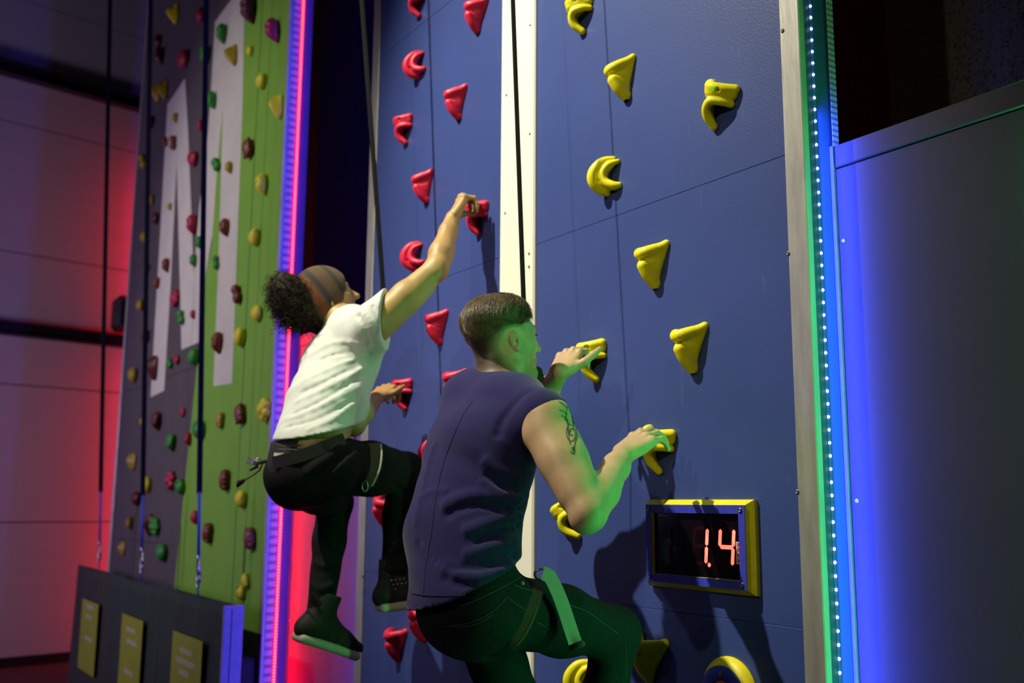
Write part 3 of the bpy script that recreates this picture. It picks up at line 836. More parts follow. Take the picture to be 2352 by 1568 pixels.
for c_, u, v, pw, ph, kd, z_ in rows:
    key = (c_, kd, z_); cnt_[key] = cnt_.get(key, 0) + 1
    lab = '%s %s hold on the %s of the far wall' % (c_, SHAPEW[kd], z_)
    if tot_[key] > 1: lab = '%s %s hold on the %s, %s of that kind from the top' % (c_, SHAPEW[kd], z_, ORD[cnt_[key] - 1])
    p = W(u, v, 0.03); dp = depth_of(p); hgt = ph * dp / FPX
    if (c_, kd) not in MESHC:
        m_ = SK[kd].copy(); m_.materials.append(HC[c_]); MESHC[(c_, kd)] = m_
    o = link('climbing_hold', MESHC[(c_, kd)])
    s = hgt / 0.95
    o.scale = (min(1.7, pw / ph * 1.5) * s, s * 0.9, s)
    o.location = (p[0], YW - 0.0004, p[2]); o.rotation_euler = (0, RNG.uniform(-0.35, 0.35), 0)
    tag(o, lab, 'climbing hold', 'small holds of the grey and green wall')

# ================================================================ belay gates hanging in front of it
OG = 0.27
M_CLOTH = mat('dark_gate_cloth', (0.020, 0.032, 0.030), 0.8, col2=(0.015, 0.025, 0.024), nscale=8, bump=0.3, bscale=200)
M_CLOTH2 = mat('brown_gate_cloth', (0.034, 0.028, 0.026), 0.8, col2=(0.027, 0.023, 0.021), nscale=8, bump=0.3, bscale=200)
M_PATCH = mat('lime_gate_print', (0.30, 0.32, 0.008), 0.6, col2=(0.27, 0.29, 0.008), nscale=10)
M_PRINT = mat('pale_print', (0.42, 0.42, 0.26), 0.6)
M_GVIO = mat('gate_side_board', (0.30, 0.28, 0.32), 0.6)
YG = YW - OG
def gx(u, v): return W(u, v, OG)[0]
def gate(x0, x1, ztop, m, label, patch, lines, seed):
    r = empty('belay_gate', ((x0 + x1) / 2, YG, 0)); tag(r, label, 'belay gate', 'belay gates hung in front of the far wall')
    rg = random.Random(seed)
    nx, nz = 26, 14; vs = []; fs = []
    for j in range(nz + 1):
        for i in range(nx + 1):
            a = i / nx; b = j / nz
            w = 0.010 * math.sin(a * 17 + seed) * b ** 2 + 0.006 * math.sin(a * 41 + seed * 2 + 3 * b) * b
            vs.append((x0 + (x1 - x0) * a, YG - 0.02 * (1 - b) - w, 0.03 + (ztop - 0.03) * b - 0.012 * b * math.sin(a * math.pi)))
    for j in range(nz):
        for i in range(nx):
            k = j * (nx + 1) + i; fs.append((k, k + 1, k + nx + 2, k + nx + 1))
    o = MB().add(vs, fs).build('cloth', m, r, True, fix=False)
    sm = o.modifiers.new('thickness', 'SOLIDIFY'); sm.thickness = 0.004; sm.offset = -1
    MB().box((x0 + 0.01, YG + 0.055, 0.03), (x1 - 0.01, YG + 0.062, ztop - 0.02)).build('back_sheet', m, r)
    MB().tube([(x0 + 0.01, YG + 0.03, ztop - 0.035), (x1 - 0.01, YG + 0.03, ztop - 0.035)], 0.012, 10).build('top_bar', M_BEAM, r, True)
    px0, px1, pz0, pz1 = patch
    pt = MB().box((px0, YG - 0.036, pz0), (px1, YG - 0.034, pz1)).build('print_patch', M_PATCH, r)
    for z, a, b in lines:
        MB().box((px0 + (px1 - px0) * a, YG - 0.0372, z), (px0 + (px1 - px0) * b, YG - 0.0362, z + 0.028)).build('print_line', M_PRINT, pt)
    return r
zz = lambda u, v: W(u, v, OG)[2]
g1, g2, g3, g4 = gx(180, 1300), gx(262, 1320), gx(377, 1345), gx(528, 1390)
gate(g1, g2 - 0.004, 1.118, M_CLOTH2, 'brown cloth belay gate by the pale wall, farthest of three', (gx(201, 1380), gx(239, 1385), zz(220, 1550), zz(220, 1380)), [(0.84, 0.3, 0.75), (0.77, 0.3, 0.7), (0.62, 0.3, 0.8)], 1)
gate(g2, g3 - 0.004, 1.118, M_CLOTH, 'dark cloth belay gate, middle of the three with lime prints', (gx(294, 1412), gx(343, 1420), zz(318, 1600), zz(318, 1416)), [(0.80, 0.25, 0.7), (0.73, 0.3, 0.8), (0.55, 0.25, 0.7)], 2)
gate(g3, g4, 1.118, M_CLOTH, 'dark cloth belay gate nearest the red diode strip', (gx(412, 1455), gx(482, 1462), zz(447, 1640), zz(447, 1459)), [(0.81, 0.28, 0.70), (0.755, 0.18, 0.8), (0.70, 0.28, 0.62)], 3)
ge = empty('gate_post', (g4 + 0.06, YG, 0)); tag(ge, 'violet-lit post at the end of the dark belay gates', 'post')
MB().box((g4 + 0.004, YG - 0.035, 0), (g4 + 0.022, YG + 0.065, 1.106), 0.003).build('upright', M_GVIO, ge)
MB().box((g4 + 0.0225, YG + 0.004, 0.02), (g4 + 0.0285, YG + 0.046, 1.09), 0.002).build('face_strip', M_GVIO, ge)
kp = MB().box((-6.05, YW - 0.10, 0), (-5.215, YW - 0.004, 0.80), 0.02).build('kick_pad', mat('black_kick_pad', (0.02, 0.016, 0.018), 0.7), None)
tag(kp, 'low black kick pad at the foot of the green wall', 'pad')

# straps with carabiners clipped to the gates
M_WEB = mat('black_webbing', (0.007, 0.007, 0.010), 0.9, spec=0.2, bump=0.4, bscale=900)
M_SLEEVE = mat('blue_strap_sleeve', (0.02, 0.05, 0.42), 0.6)
M_STEEL = mat('steel_carabiner', (0.50, 0.49, 0.52), 0.3, 0.9)
def carabiner(p, parent, s=1.0, ax=(1, 0, 0)):
    a = np.asarray(ax, float); pts = []
    for i in range(25):
        t = 2 * math.pi * i / 24
        pts.append(np.asarray(p) + a * (0.026 * s * math.cos(t) * (1 + 0.15 * math.sin(t))) + np.array([0, 0, 0.055 * s * math.sin(t)]))
    ring_ = MB().tube(pts, 0.0055 * s, 8, caps=False).build('carabiner', M_STEEL, parent, True)
    MB().tube([np.asarray(p) + a * 0.026 * s + np.array([0, 0, -0.024 * s]), np.asarray(p) + a * 0.026 * s + np.array([0, 0, 0.026 * s])], 0.008 * s, 8).build('gate_sleeve', M_STEEL, ring_, True)
for (ub, vb), ut, (vs0, vs1), lab in (((228, 1305), 253, (1130, 1245), 'black strap with blue sleeve in front of the pale wall'),
                                      ((325, 1330), 346, (1140, 1260), 'black strap with blue sleeve in front of the grey panels'),
                                      ((455, 1362), 474, (1133, 1278), 'black strap with blue sleeve nearest the green paint')):
    b_ = W(ub, vb - 12, OG - 0.03); t_ = onx(ut, 0, b_[0]); d_ = (t_ - b_) / (t_[2] - b_[2])
    at = lambda z: b_ + d_ * (z - b_[2])
    r = empty('belay_strap', tuple(b_)); tag(r, lab, 'belay strap', 'belay straps clipped to the gates')
    zs0 = onx(ub, vs0, b_[0])[2]; zs1 = onx(ub, vs1, b_[0])[2]
    MB().tube([at(zs0), at(3.0), at(6.3)], 0.016, 8, flat=((1, 0, 0), 0.2)).build('webbing', M_WEB, r)
    MB().tube([at(zs1), at(zs0 + 0.01)], 0.020, 10, flat=((0, 1, 0), 0.35)).build('sleeve', M_SLEEVE, r, True)
    c0 = at(zs1 - 0.055)
    MB().tube([at(zs1 + 0.01), at(zs1 - 0.03)], 0.010, 8).build('swivel', M_STEEL, r, True)
    carabiner(at(zs1 - 0.075), r, 1.0)
    carabiner(at(b_[2] + 0.05), r, 0.9)
    MB().tube([at(b_[2] + 0.02), at(b_[2] - 0.04)], 0.012, 8, flat=((0, 1, 0), 0.3)).build('anchor_loop', M_SLEEVE, r, True)

# loudspeaker on the end wall
d_ = ray(289, 722); t_ = (WN.dot(WP - CAM) + 0.24) / WN.dot(d_); sc_ = CAM + d_ * t_
ls = empty('loudspeaker', tuple(sc_)); tag(ls, 'black loudspeaker on the pale wall beside the grey panels', 'loudspeaker')
MB().box(sc_ - np.array([0.13, 0.13, 0.19]), sc_ + np.array([0.13, 0.13, 0.19]), 0.05).build('cabinet', M_BEAM, ls)
MB().box(sc_ + np.array([0.131, -0.08, -0.13]), sc_ + np.array([0.136, 0.08, 0.13]), 0.002).build('grille', M_BLACK, ls)
MB().box(sc_ - np.array([0.165, 0.03, 0.04]), sc_ + np.array([-0.131, 0.03, 0.04])).build('bracket', M_BEAM, ls)

# straps from the ceiling winches to the two climbers, and the winches
def winch_strap(pb, pm, pt, label, wlab):
    pb, pm, pt = np.asarray(pb, float), np.asarray(pm, float), np.asarray(pt, float)
    r = empty('winch_strap', tuple(pb)); tag(r, label, 'belay strap', 'straps holding the two climbers')
    MB().tube([pb, pm, (pm + pt) / 2, pt], 0.0072, 8, flat=((0.83, -0.55, 0), 0.16)).build('webbing', M_WEB, r)
    carabiner(pb - np.array([0, 0, 0.045]), r, 0.6)
    return r

# ================================================================ people
class Sculpt:
    """recorded clay strokes, meshed coarse overall and fine inside chosen boxes"""
    def __init__(self): self.ops = []
    def __getattr__(self, nm):
        if nm not in ('cone', 'chain', 'ball', 'plane', 'fold', 'web', 'wave'): raise AttributeError(nm)
        def rec(*a, **k):
            self.ops.append((nm, a, k)); return self
        return rec
    def run(self, lo, hi, h):
        c = Clay(lo, hi, h)
        for nm, a, k in self.ops: getattr(c, nm)(*a, **k)
        return c
    def mesh(self, name, lo, hi, h, fine=()):
        lo, hi = np.asarray(lo, float), np.asarray(hi, float)
        parts = []
        me = self.run(lo, hi, h).mesh(name)
        parts.append((me, [(np.asarray(a, float) + h, np.asarray(b, float) - h) for a, b, _ in fine]))
        for a, b, hh in fine:
            parts.append((self.run(a, b, hh).mesh(name), []))
        V = []; F = []; n = 0
        for m_, skip in parts:
            v = np.empty(len(m_.vertices) * 3, np.float32); m_.vertices.foreach_get('co', v); v = v.reshape(-1, 3)
            f = np.empty(len(m_.loops), np.int32); m_.loops.foreach_get('vertex_index', f); f = f.reshape(-1, 4)
            ctr = v[f].mean(1); keep = np.ones(len(f), bool)
            for a, b in skip: keep &= ~((ctr > a) & (ctr < b)).all(1)
            V.append(v); F.append(f[keep] + n); n += len(v)
            bpy.data.meshes.remove(m_)
        V = np.concatenate(V); F = np.concatenate(F)
        used = np.zeros(len(V), bool); used[F.ravel()] = True
        mp = np.cumsum(used) - 1; V = V[used]; F = mp[F]
        me = bpy.data.meshes.new(name)
        me.vertices.add(len(V)); me.vertices.foreach_set('co', V.ravel())
        me.loops.add(F.size); me.loops.foreach_set('vertex_index', F.astype(np.int32).ravel())
        me.polygons.add(len(F)); me.polygons.foreach_set('loop_start', np.arange(0, F.size, 4, dtype=np.int32))
        me.polygons.foreach_set('loop_total', np.full(len(F), 4, np.int32)); me.polygons.foreach_set('use_smooth', np.full(len(F), True))
        me.update()
        return me
def perp(v, d):
    v = np.asarray(v, float); d = _unit(d); return _unit(v - d * v.dot(d))
def rot(v, ax, deg):
    ax = _unit(ax); a = math.radians(deg); v = np.asarray(v, float)
    return v * math.cos(a) + np.cross(ax, v) * math.sin(a) + ax * ax.dot(v) * (1 - math.cos(a))
def paint_attr(me, name, fn):
    v = np.empty(len(me.vertices) * 3, np.float32); me.vertices.foreach_get('co', v); v = v.reshape(-1, 3).astype(float)
    at = me.attributes.new(name, 'FLOAT', 'POINT'); at.data.foreach_set('value', np.clip(fn(v), 0, 1).astype(np.float32))
def with_attr(m, name, col, noise=0.0, nscale=900):
    """mix a second colour into a material where the mesh attribute says so"""
    nt = m.node_tree; N = nt.nodes; L = nt.links; b = N['Principled BSDF']
    old = b.inputs['Base Color'].links[0].from_socket
    a = N.new('ShaderNodeAttribute'); a.attribute_name = name
    fac = a.outputs['Fac']
    if noise:
        tc = N.new('ShaderNodeTexCoord'); nz = N.new('ShaderNodeTexNoise'); nz.inputs['Scale'].default_value = nscale
        L.new(tc.outputs['Object'], nz.inputs['Vector'])
        ml = N.new('ShaderNodeMath'); ml.operation = 'MULTIPLY_ADD'; ml.inputs[1].default_value = noise; ml.inputs[2].default_value = -noise * 0.5
        L.new(nz.outputs['Fac'], ml.inputs[0])
        m2 = N.new('ShaderNodeMath'); m2.operation = 'MULTIPLY'; L.new(ml.outputs[0], m2.inputs[0]); L.new(a.outputs['Fac'], m2.inputs[1])
        ad = N.new('ShaderNodeMath'); ad.operation = 'ADD'; ad.use_clamp = True
        L.new(m2.outputs[0], ad.inputs[0]); L.new(a.outputs['Fac'], ad.inputs[1]); fac = ad.outputs[0]
    mx = N.new('ShaderNodeMix'); mx.data_type = 'RGBA'; mx.inputs[7].default_value = (*col, 1)
    L.new(fac, mx.inputs[0]); L.new(old, mx.inputs[6]); L.new(mx.outputs[2], b.inputs['Base Color'])
    return m
def hand(s, wrist, d, t, n, curls, thumb, size=1.0, spread=1.0, knuckle=0.0):
    """d: towards the fingers, t: towards the thumb side, n: out of the back of the hand"""
    d = _unit(d); t = perp(t, d); n = _unit(np.asarray(n, float) - d * d.dot(n)); n = perp(n, t)
    z = size
    kn = [(0.031, 0.088, 0.0), (0.0105, 0.094, 0.003), (-0.0105, 0.089, 0.001), (-0.030, 0.079, -0.004)]
    ln = [(0.042, 0.026, 0.021), (0.046, 0.030, 0.022), (0.042, 0.028, 0.021), (0.034, 0.021, 0.019)]
    rr = [0.0092, 0.0094, 0.0088, 0.0078]
    W0 = np.asarray(wrist, float)
    for i, (a, b, c) in enumerate(kn):
        K = W0 + z * (t * a + d * b + n * c)
        base = W0 + z * (t * a * 0.62 + d * 0.008)
        s.cone(base, K - n * 0.003 * z, 0.0165 * z, 0.0115 * z, 0.010)
    s.ball(W0 + z * (d * 0.045 - n * 0.010), (0.036 * z, 0.046 * z, 0.013 * z), axes=(t, d, n), k=0.012)
    for i, (a, b, c) in enumerate(kn):
        K = W0 + z * (t * a + d * b + n * c)
        fd = _unit(d + t * (a * 3.2 * spread)); ax = np.cross(fd, n)
        cur = fd; p = K; r = rr[i] * z
        s.ball(K + n * 0.0015 * z, 0.0108 * z, k=0.005)
        for j in range(3):
            cur = rot(cur, ax, -curls[i][j])
            q = p + cur * ln[i][j] * z
            s.cone(p, q, r, r * 0.93, 0.0035 if j == 0 else 0.003)
            s.ball(p, r * 1.05, k=0.003)
            p = q; r *= 0.93
    b0 = W0 + z * (d * 0.018 + t * 0.022 - n * 0.008)
    p = b0; r = 0.0145 * z
    for (vec, l) in thumb:
        v = _unit(d * vec[0] + t * vec[1] + n * vec[2])
        q = p + v * l * z
        s.cone(p, q, r, r * 0.80, 0.010 if p is b0 else 0.004)
        p = q; r *= 0.82
    return s
def hand_box(w, d, m=0.075, L=0.10):
    c = np.asarray(w) + _unit(d) * L
    return c - (m + 0.055), c + (m + 0.055)
M_SKIN = mat('fair_skin', (0.56, 0.37, 0.21), 0.48, col2=(0.50, 0.31, 0.17), nscale=26, bump=0.10, bscale=500, sss=0.05)
M_SKINT = mat('tan_skin', (0.47, 0.30, 0.105), 0.50, col2=(0.41, 0.25, 0.085), nscale=26, bump=0.10, bscale=500, sss=0.05)
M_EYE = mat('eye_white', (0.75, 0.72, 0.68), 0.2)
M_DARKHAIR = mat('dark_hair', (0.022, 0.013, 0.009), 0.75, col2=(0.040, 0.023, 0.015), nscale=90, spec=0.25)
M_BROWNHAIR = mat('brown_hair', (0.130, 0.085, 0.038), 0.40, col2=(0.250, 0.170, 0.082), nscale=60, stretch=(1, 1, 1))

def head_frame(yaw, pitch, roll):
    """forward, up, right of a head that faces the wall, turned by yaw to the right, pitched up"""
    f = np.array([0, 1.0, 0]); u = np.array([0, 0, 1.0]); r = np.array([1.0, 0, 0])
    for ax, dg in (((0, 0, 1), -yaw),):
        f, u, r = (rot(v, ax, dg) for v in (f, u, r))
    f, u = rot(f, r, pitch), rot(u, r, pitch)
    u, r = rot(u, f, roll), rot(r, f, roll)
    return f, u, r
def sculpt_head(s, H, f, u, r, k=1.0):
    E = lambda a, b, c: H + k * (r * a + f * b + u * c)
    s.ball(E(0, -0.012, 0.030), (0.076 * k, 0.098 * k, 0.090 * k), (r, f, u), 0.02)
    s.ball(E(0, 0.022, -0.020), (0.066 * k, 0.072 * k, 0.080 * k), (r, f, u), 0.03)
    s.cone(E(-0.046, 0.010, -0.070), E(0, 0.070, -0.098), 0.022 * k, 0.022 * k, 0.025)
    s.cone(E(0.046, 0.010, -0.070), E(0, 0.070, -0.098), 0.022 * k, 0.022 * k, 0.025)
    s.cone(E(-0.050, -0.01, -0.045), E(-0.046, 0.010, -0.072), 0.022 * k, 0.020 * k, 0.02)
    s.cone(E(0.050, -0.01, -0.045), E(0.046, 0.010, -0.072), 0.022 * k, 0.020 * k, 0.02)
    s.cone(E(-0.034, 0.072, 0.022), E(0.034, 0.072, 0.022), 0.014 * k, None, 0.016)
    for sg in (-1, 1):
        s.ball(E(sg * 0.034, 0.058, -0.022), (0.024 * k, 0.022 * k, 0.020 * k), (r, f, u), 0.02)
        s.ball(E(sg * 0.032, 0.092, 0.004), (0.017 * k, 0.016 * k, 0.011 * k), (r, f, u), 0.010, op='cut')
        s.ball(E(sg * 0.031, 0.072, 0.003), (0.014 * k, 0.012 * k, 0.011 * k), (r, f, u), 0.004)
    s.cone(E(0, 0.084, 0.010), E(0, 0.110, -0.026), 0.0085 * k, 0.0120 * k, 0.010)
    s.ball(E(-0.012, 0.096, -0.030), 0.009 * k, k=0.008); s.ball(E(0.012, 0.096, -0.030), 0.009 * k, k=0.008)
    s.cone(E(-0.018, 0.084, -0.056), E(0.018, 0.084, -0.056), 0.0075 * k, None, 0.008)
    s.cone(E(-0.016, 0.083, -0.068), E(0.016, 0.083, -0.068), 0.0080 * k, None, 0.007)
    s.fold([E(-0.022, 0.096, -0.062), E(0, 0.098, -0.061), E(0.022, 0.096, -0.062)], 0.004, -0.004)
    for sg in (-1, 1):
        o = r * sg
        ez = _unit(u - f * 0.22); ey = perp(f, ez); en = _unit(o * 0.9 - f * 0.42); en = perp(en, ez)
        c = E(sg * 0.078, -0.012, -0.014); k_, k = k, k * 0.82
        s.ball(c, (0.0075 * k, 0.0185 * k, 0.032 * k), (en, np.cross(ez, en), ez), 0.006)
        s.ball(c + en * 0.008 * k, (0.008 * k, 0.0115 * k, 0.021 * k), (en, np.cross(ez, en), ez), 0.003, op='cut')
        s.cone(c + np.cross(ez, en) * 0.0 + ez * 0.012 * k + en * 0.002, c - ez * 0.008 * k + perp(f, en) * -0.008 * k + en * 0.003, 0.0032 * k, 0.003 * k, 0.004)
        s.ball(c - ez * 0.027 * k + en * 0.002, (0.006 * k, 0.010 * k, 0.010 * k), (en, np.cross(ez, en), ez), 0.005)
        s.ball(c + perp(f, en) * 0.010 * k + en * 0.004 * k, (0.0045 * k, 0.0045 * k, 0.007 * k), (en, np.cross(ez, en), ez), 0.004)
        k = k_
    return E
def attach(name, me_or_mb, m, parent, smooth=True):
    if isinstance(me_or_mb, MB): me = me_or_mb.mesh(name, smooth, fix=True)
    else: me = me_or_mb
    return link(name, me, parent, m)
def strand_mesh(name, strands, r0=0.0006, sides=3):
    """many tapering hair strands as one mesh"""
    V = []; F = []
    for pts in strands:
        P = np.asarray(pts); n = len(P); k = len(V)
        T = np.gradient(P, axis=0)
        for i in range(n):
            t = _unit(T[i]); a = np.cross(t, [0.3, 0.5, 0.8]); a = _unit(a); b = np.cross(t, a)
            r = r0 * (1 - 0.75 * i / (n - 1))
            for j in range(sides):
                an = 2 * math.pi * j / sides
                V.append(P[i] + r * (math.cos(an) * a + math.sin(an) * b))
        for i in range(n - 1):
            for j in range(sides):
                q = (j + 1) % sides
                F.append((k + i * sides + j, k + i * sides + q, k + (i + 1) * sides + q, k + (i + 1) * sides + j))
    me = bpy.data.meshes.new(name); me.from_pydata([tuple(v) for v in V], [], F); me.update()
    me.polygons.foreach_set('use_smooth', [True] * len(me.polygons))
    return me
def ribbon(name, pts, normals, width, thick, m, parent):
    """strap: a flat band along pts; normals point out of its face"""
    f = polyf(pts); g = polyf(normals); n = max(12, 7 * len(pts))
    T = np.linspace(0, 1, n); P = np.array([f(t) for t in T]); N_ = np.array([_unit(g(t)) for t in T])
    D = np.gradient(P, axis=0); mb = MB(); vs = []; fs = []
    for i in range(n):
        t = _unit(D[i]); nn = perp(N_[i], t); b = np.cross(t, nn)
        for (x, y) in ((-1, 0), (1, 0), (1, 1), (-1, 1)):
            vs.append(P[i] + b * x * width / 2 + nn * y * thick)
    for i in range(n - 1):
        for j in range(4):
            q = (j + 1) % 4
            fs.append((i * 4 + j, i * 4 + q, (i + 1) * 4 + q, (i + 1) * 4 + j))
    fs.append((0, 1, 2, 3)); fs.append(tuple((n - 1) * 4 + j for j in range(4))[::-1])
    mb.add(vs, fs)
    return attach(name, mb, m, parent, False)
def limb_ring(c, axis, rad, ref, flat=None, a0=0, a1=360, n=14):
    """points and normals round a limb"""
    axis = _unit(axis); e1 = perp(ref, axis); e2 = np.cross(axis, e1); P = []; N_ = []
    for i in range(n):
        a = math.radians(a0 + (a1 - a0) * i / (n - 1))
        v = e1 * math.cos(a) + e2 * math.sin(a)
        P.append(np.asarray(c) + v * rad); N_.append(v)
    return P, N_

def project(spec, sc, box_lo, box_hi, h=0.006, push=0.0):
    """slide points along the sight line until they meet the clay surface (sc: Sculpt or Clay)"""
    c = sc if isinstance(sc, Clay) else sc.run(box_lo, box_hi, h); out = []
    def val(q):
        g = (q - c.lo) / c.h; i = np.floor(g).astype(int)
        if (i < 0).any() or (i >= c.n - 1).any(): return 0.5
        f = g - i; b = c.d[i[0]:i[0] + 2, i[1]:i[1] + 2, i[2]:i[2] + 2].astype(float)
        b = b[0] * (1 - f[0]) + b[1] * f[0]; b = b[0] * (1 - f[1]) + b[1] * f[1]
        return b[0] * (1 - f[2]) + b[1] * f[2]
    for u, v in spec:
        d = _unit(ray(u, v)); tt = 1.5; p = None
        while tt < 5.0:
            x = val(CAM + d * tt)
            if x <= push:
                a, b = tt - step, tt
                for _ in range(18):
                    m_ = (a + b) / 2
                    if val(CAM + d * m_) <= push: b = m_
                    else: a = m_
                p = CAM + d * b; break
            step = 0.004; tt += step
        if p is not None: out.append(p)
    return out

def densify(pts, n=40):
    q = [np.array([p[0], p[1], 0.0]) for p in pts]; f = polyf(q)
    return [tuple(f(t)[:2]) for t in np.linspace(0, 1, n)]

# ---------------------------------------------------------------- the short-haired climber in the sleeveless navy shirt
shR, elR, wrR = W(1250, 962, 0.50), W(1350, 1180, 0.50), W(1434, 1040, 0.29)
shL, elL, wrL = W(1094, 918, 0.50), np.array([-2.47, 1.69, 1.80]), W(1288, 853, 0.28)
nkB = W(1148, 890, 0.48)
pelB, waiB, cheB, uppB = W(1082, 1380, 0.64), W(1078, 1235, 0.61), W(1112, 1030, 0.555), W(1150, 945, 0.51)
hipR, knR = W(1155, 1396, 0.58), W(1413, 1452, 0.21)
hipL, knL = W(1060, 1388, 0.62), W(1213, 1640, 0.42)
ankR, ankL = knR + np.array([-0.03, -0.075, -0.40]), knL + np.array([0.02, -0.05, -0.42])
XS = [((1.0, 0, 0), 1.36)]
HB = W(1156, 782, 0.455)
fB, uB, rB = head_frame(2, 7, -3)
s = Sculpt()
s.chain([pelB, waiB, cheB, uppB], [0.092, 0.092, 0.108, 0.082], 0.03, flat=XS)
s.cone(shL, shR, 0.055, 0.055, 0.04)
s.cone(nkB, HB - uB * 0.045 - fB * 0.030, 0.062, 0.056, 0.035)
s.cone(nkB - np.array([0.09, -0.01, 0.012]), nkB + np.array([0.09, 0.01, -0.030]), 0.045, 0.042, 0.05)
# near arm
s.ball(shR + np.array([0.010, 0, -0.006]), (0.058, 0.058, 0.062), k=0.03)
ua = elR - shR
s.chain([shR, shR + ua * 0.45, elR], [0.057, 0.053, 0.040], 0.02)
s.cone(shR + ua * 0.25 + np.array([0.012, 0.018, 0.0]), shR + ua * 0.7 + np.array([0.008, 0.016, 0]), 0.040, 0.036, 0.025)
s.cone(shR + ua * 0.2 - np.array([0.010, 0.022, 0.0]), shR + ua * 0.8 - np.array([0.006, 0.012, 0]), 0.040, 0.030, 0.03)
fa = wrR - elR
s.chain([elR, elR + fa * 0.35, elR + fa * 0.75, wrR], [0.039, 0.042, 0.033, 0.0265], 0.018)
s.cone(elR + fa * 0.05 + perp([0, 0, -1], fa) * 0.012, elR + fa * 0.5 + perp([0, 0, -1], fa) * 0.006, 0.030, 0.026, 0.02)
s.ball(elR + np.array([0.0, -0.012, -0.016]), 0.026, k=0.02)
kR = W(1500, 984, 0.165) - wrR
hand(s, wrR, kR, (-1, -0.10, 0.15), (0.05, -0.35, 1.0), [(8, 26, 22), (10, 28, 22), (14, 30, 24), (20, 32, 26)],
     [((0.75, 0.55, -0.5), 0.042), ((0.9, 0.15, -0.5), 0.032), ((0.9, -0.05, -0.6), 0.026)], 1.08, 0.9)
# far arm
s.ball(shL, (0.056, 0.056, 0.056), k=0.03)
s.chain([shL, shL * 0.5 + elL * 0.5, elL], [0.055, 0.050, 0.040], 0.02)
fl = wrL - elL
s.chain([elL, elL + fl * 0.35, elL + fl * 0.75, wrL], [0.039, 0.040, 0.031, 0.0255], 0.018)
kL = W(1318, 790, 0.20) - wrL
hand(s, wrL, kL, (0.90, 0.0, -0.45), (0.15, -0.85, 0.50), [(34, 62, 40), (36, 62, 40), (38, 62, 40), (40, 60, 40)],
     [((0.55, 0.80, 0.12), 0.046), ((0.82, 0.50, 0.06), 0.036), ((0.92, 0.22, -0.15), 0.030)], 1.0, 0.5)
EB = sculpt_head(s, HB, fB, uB, rB, 0.98)
lo = np.min([pelB, shL, elL, wrR, wrL], 0) - 0.22; hi = np.max([shR, elR, wrR, wrL, HB], 0) + 0.24
hb1 = hand_box(wrR, kR); hb2 = hand_box(wrL, kL)
meB = s.mesh('person_body', lo, hi, 0.0056, [(*hb1, 0.0026), (*hb2, 0.0026), (HB - 0.155, HB + 0.150, 0.0030)])
def stub(v):
    q = v - HB; a, b, c = q @ rB, q @ fB, q @ uB
    dist = np.linalg.norm(q, axis=1)
    # short clipped hair on the back and sides, fading towards ear and neck
    back = np.clip((0.030 - b) / 0.085, 0, 1)
    low = np.clip((c + 0.085 + 0.05 * np.clip(-b / 0.06, -1, 1)) / 0.075, 0, 1)
    earfade = np.clip((np.sqrt((b + 0.006) ** 2 + (c + 0.020) ** 2) - 0.042) / 0.034, 0, 1)
    top = np.clip((c - 0.035) / 0.03, 0, 1) * np.clip((0.072 - b) / 0.015, 0, 1)
    beard = 0.0
    val = np.maximum(np.clip(back * 1.4, 0, 1) * low * earfade, top)
    jaw = 0.30 * np.clip((0.02 - np.abs(c + 0.085) + 0.03) / 0.03, 0, 1) * np.clip((b - 0.01) / 0.03, 0, 1)
    return np.where(dist < 0.17, np.maximum(val ** 0.55 * 0.95, jaw), 0)
paint_attr(meB, 'stubble', stub)
with_attr(M_SKIN, 'stubble', (0.030, 0.018, 0.010), 0.7, 700)
pB = link('person', meB, None, M_SKIN)
tag(pB, 'climber with short brown hair, tattooed arm, sleeveless navy shirt and dark jeans', 'person')

# hair on top: a cap and combed strands
cap = Sculpt(); kk = 0.98
cap.ball(EB(0, -0.013, 0.036), (0.078 * kk, 0.101 * kk, 0.090 * kk), (rB, fB, uB), 0.01)
cap.ball(EB(0, -0.034, 0.068), (0.064, 0.074, 0.054), (rB, fB, uB), 0.03)
cap.ball(EB(0, 0.022, 0.080), (0.056, 0.056, 0.042), (rB, fB, uB), 0.03)
cap.plane(EB(0, 0.055, 0.052), _unit(-uB + fB * 0.62))
cap.plane(EB(0, -0.07, 0.030), _unit(-uB * 1.0 + fB * 0.10))
cm = cap.mesh('hair', HB - 0.17, HB + 0.18, 0.0040)
hairB = link('hair', cm, pB, M_BROWNHAIR); hairB['label'] = 'short brown hair combed over the top'
vv = np.empty(len(cm.vertices) * 3, np.float32); cm.vertices.foreach_get('co', vv); vv = vv.reshape(-1, 3).astype(float)
nn = np.empty(len(cm.vertices) * 3, np.float32); cm.vertices.foreach_get('normal', nn); nn = nn.reshape(-1, 3).astype(float)
rg = np.random.RandomState(3)
ok = np.where((vv - HB) @ uB > 0.036)[0]; pick = ok[rg.randint(0, len(ok), 9500)]
st = []
for i in pick:
    p = vv[i]; n_ = nn[i]; q = p - HB
    b = q @ fB; c = q @ uB
    g = -fB * (0.75 if b < 0.03 else 0.35) - uB * (0.9 if b < -0.03 else 0.35) + rB * (0.55 + 0.2 * rg.randn()) * (1 if q @ rB > -0.02 else -0.6) + rg.randn(3) * 0.11
    d_ = perp(g, n_); L_ = 0.030 + 0.018 * rg.rand(); lift = 0.05 + 0.09 * rg.rand()
    pts = []
    for j in range(5):
        t = j / 4
        pts.append(p + n_ * (0.0005 + lift * L_ * t * (1.15 - t)) + d_ * L_ * t)
    # keep to the head's curve
    pts = [x - n_ * (0.35 * np.linalg.norm(x - p) ** 2 / 0.1) for x in pts]
    st.append(pts)
sm_ = strand_mesh('strands', st, 0.00060); link('strands', sm_, hairB, M_BROWNHAIR)['kind'] = 'stuff'
gt = Sculpt()
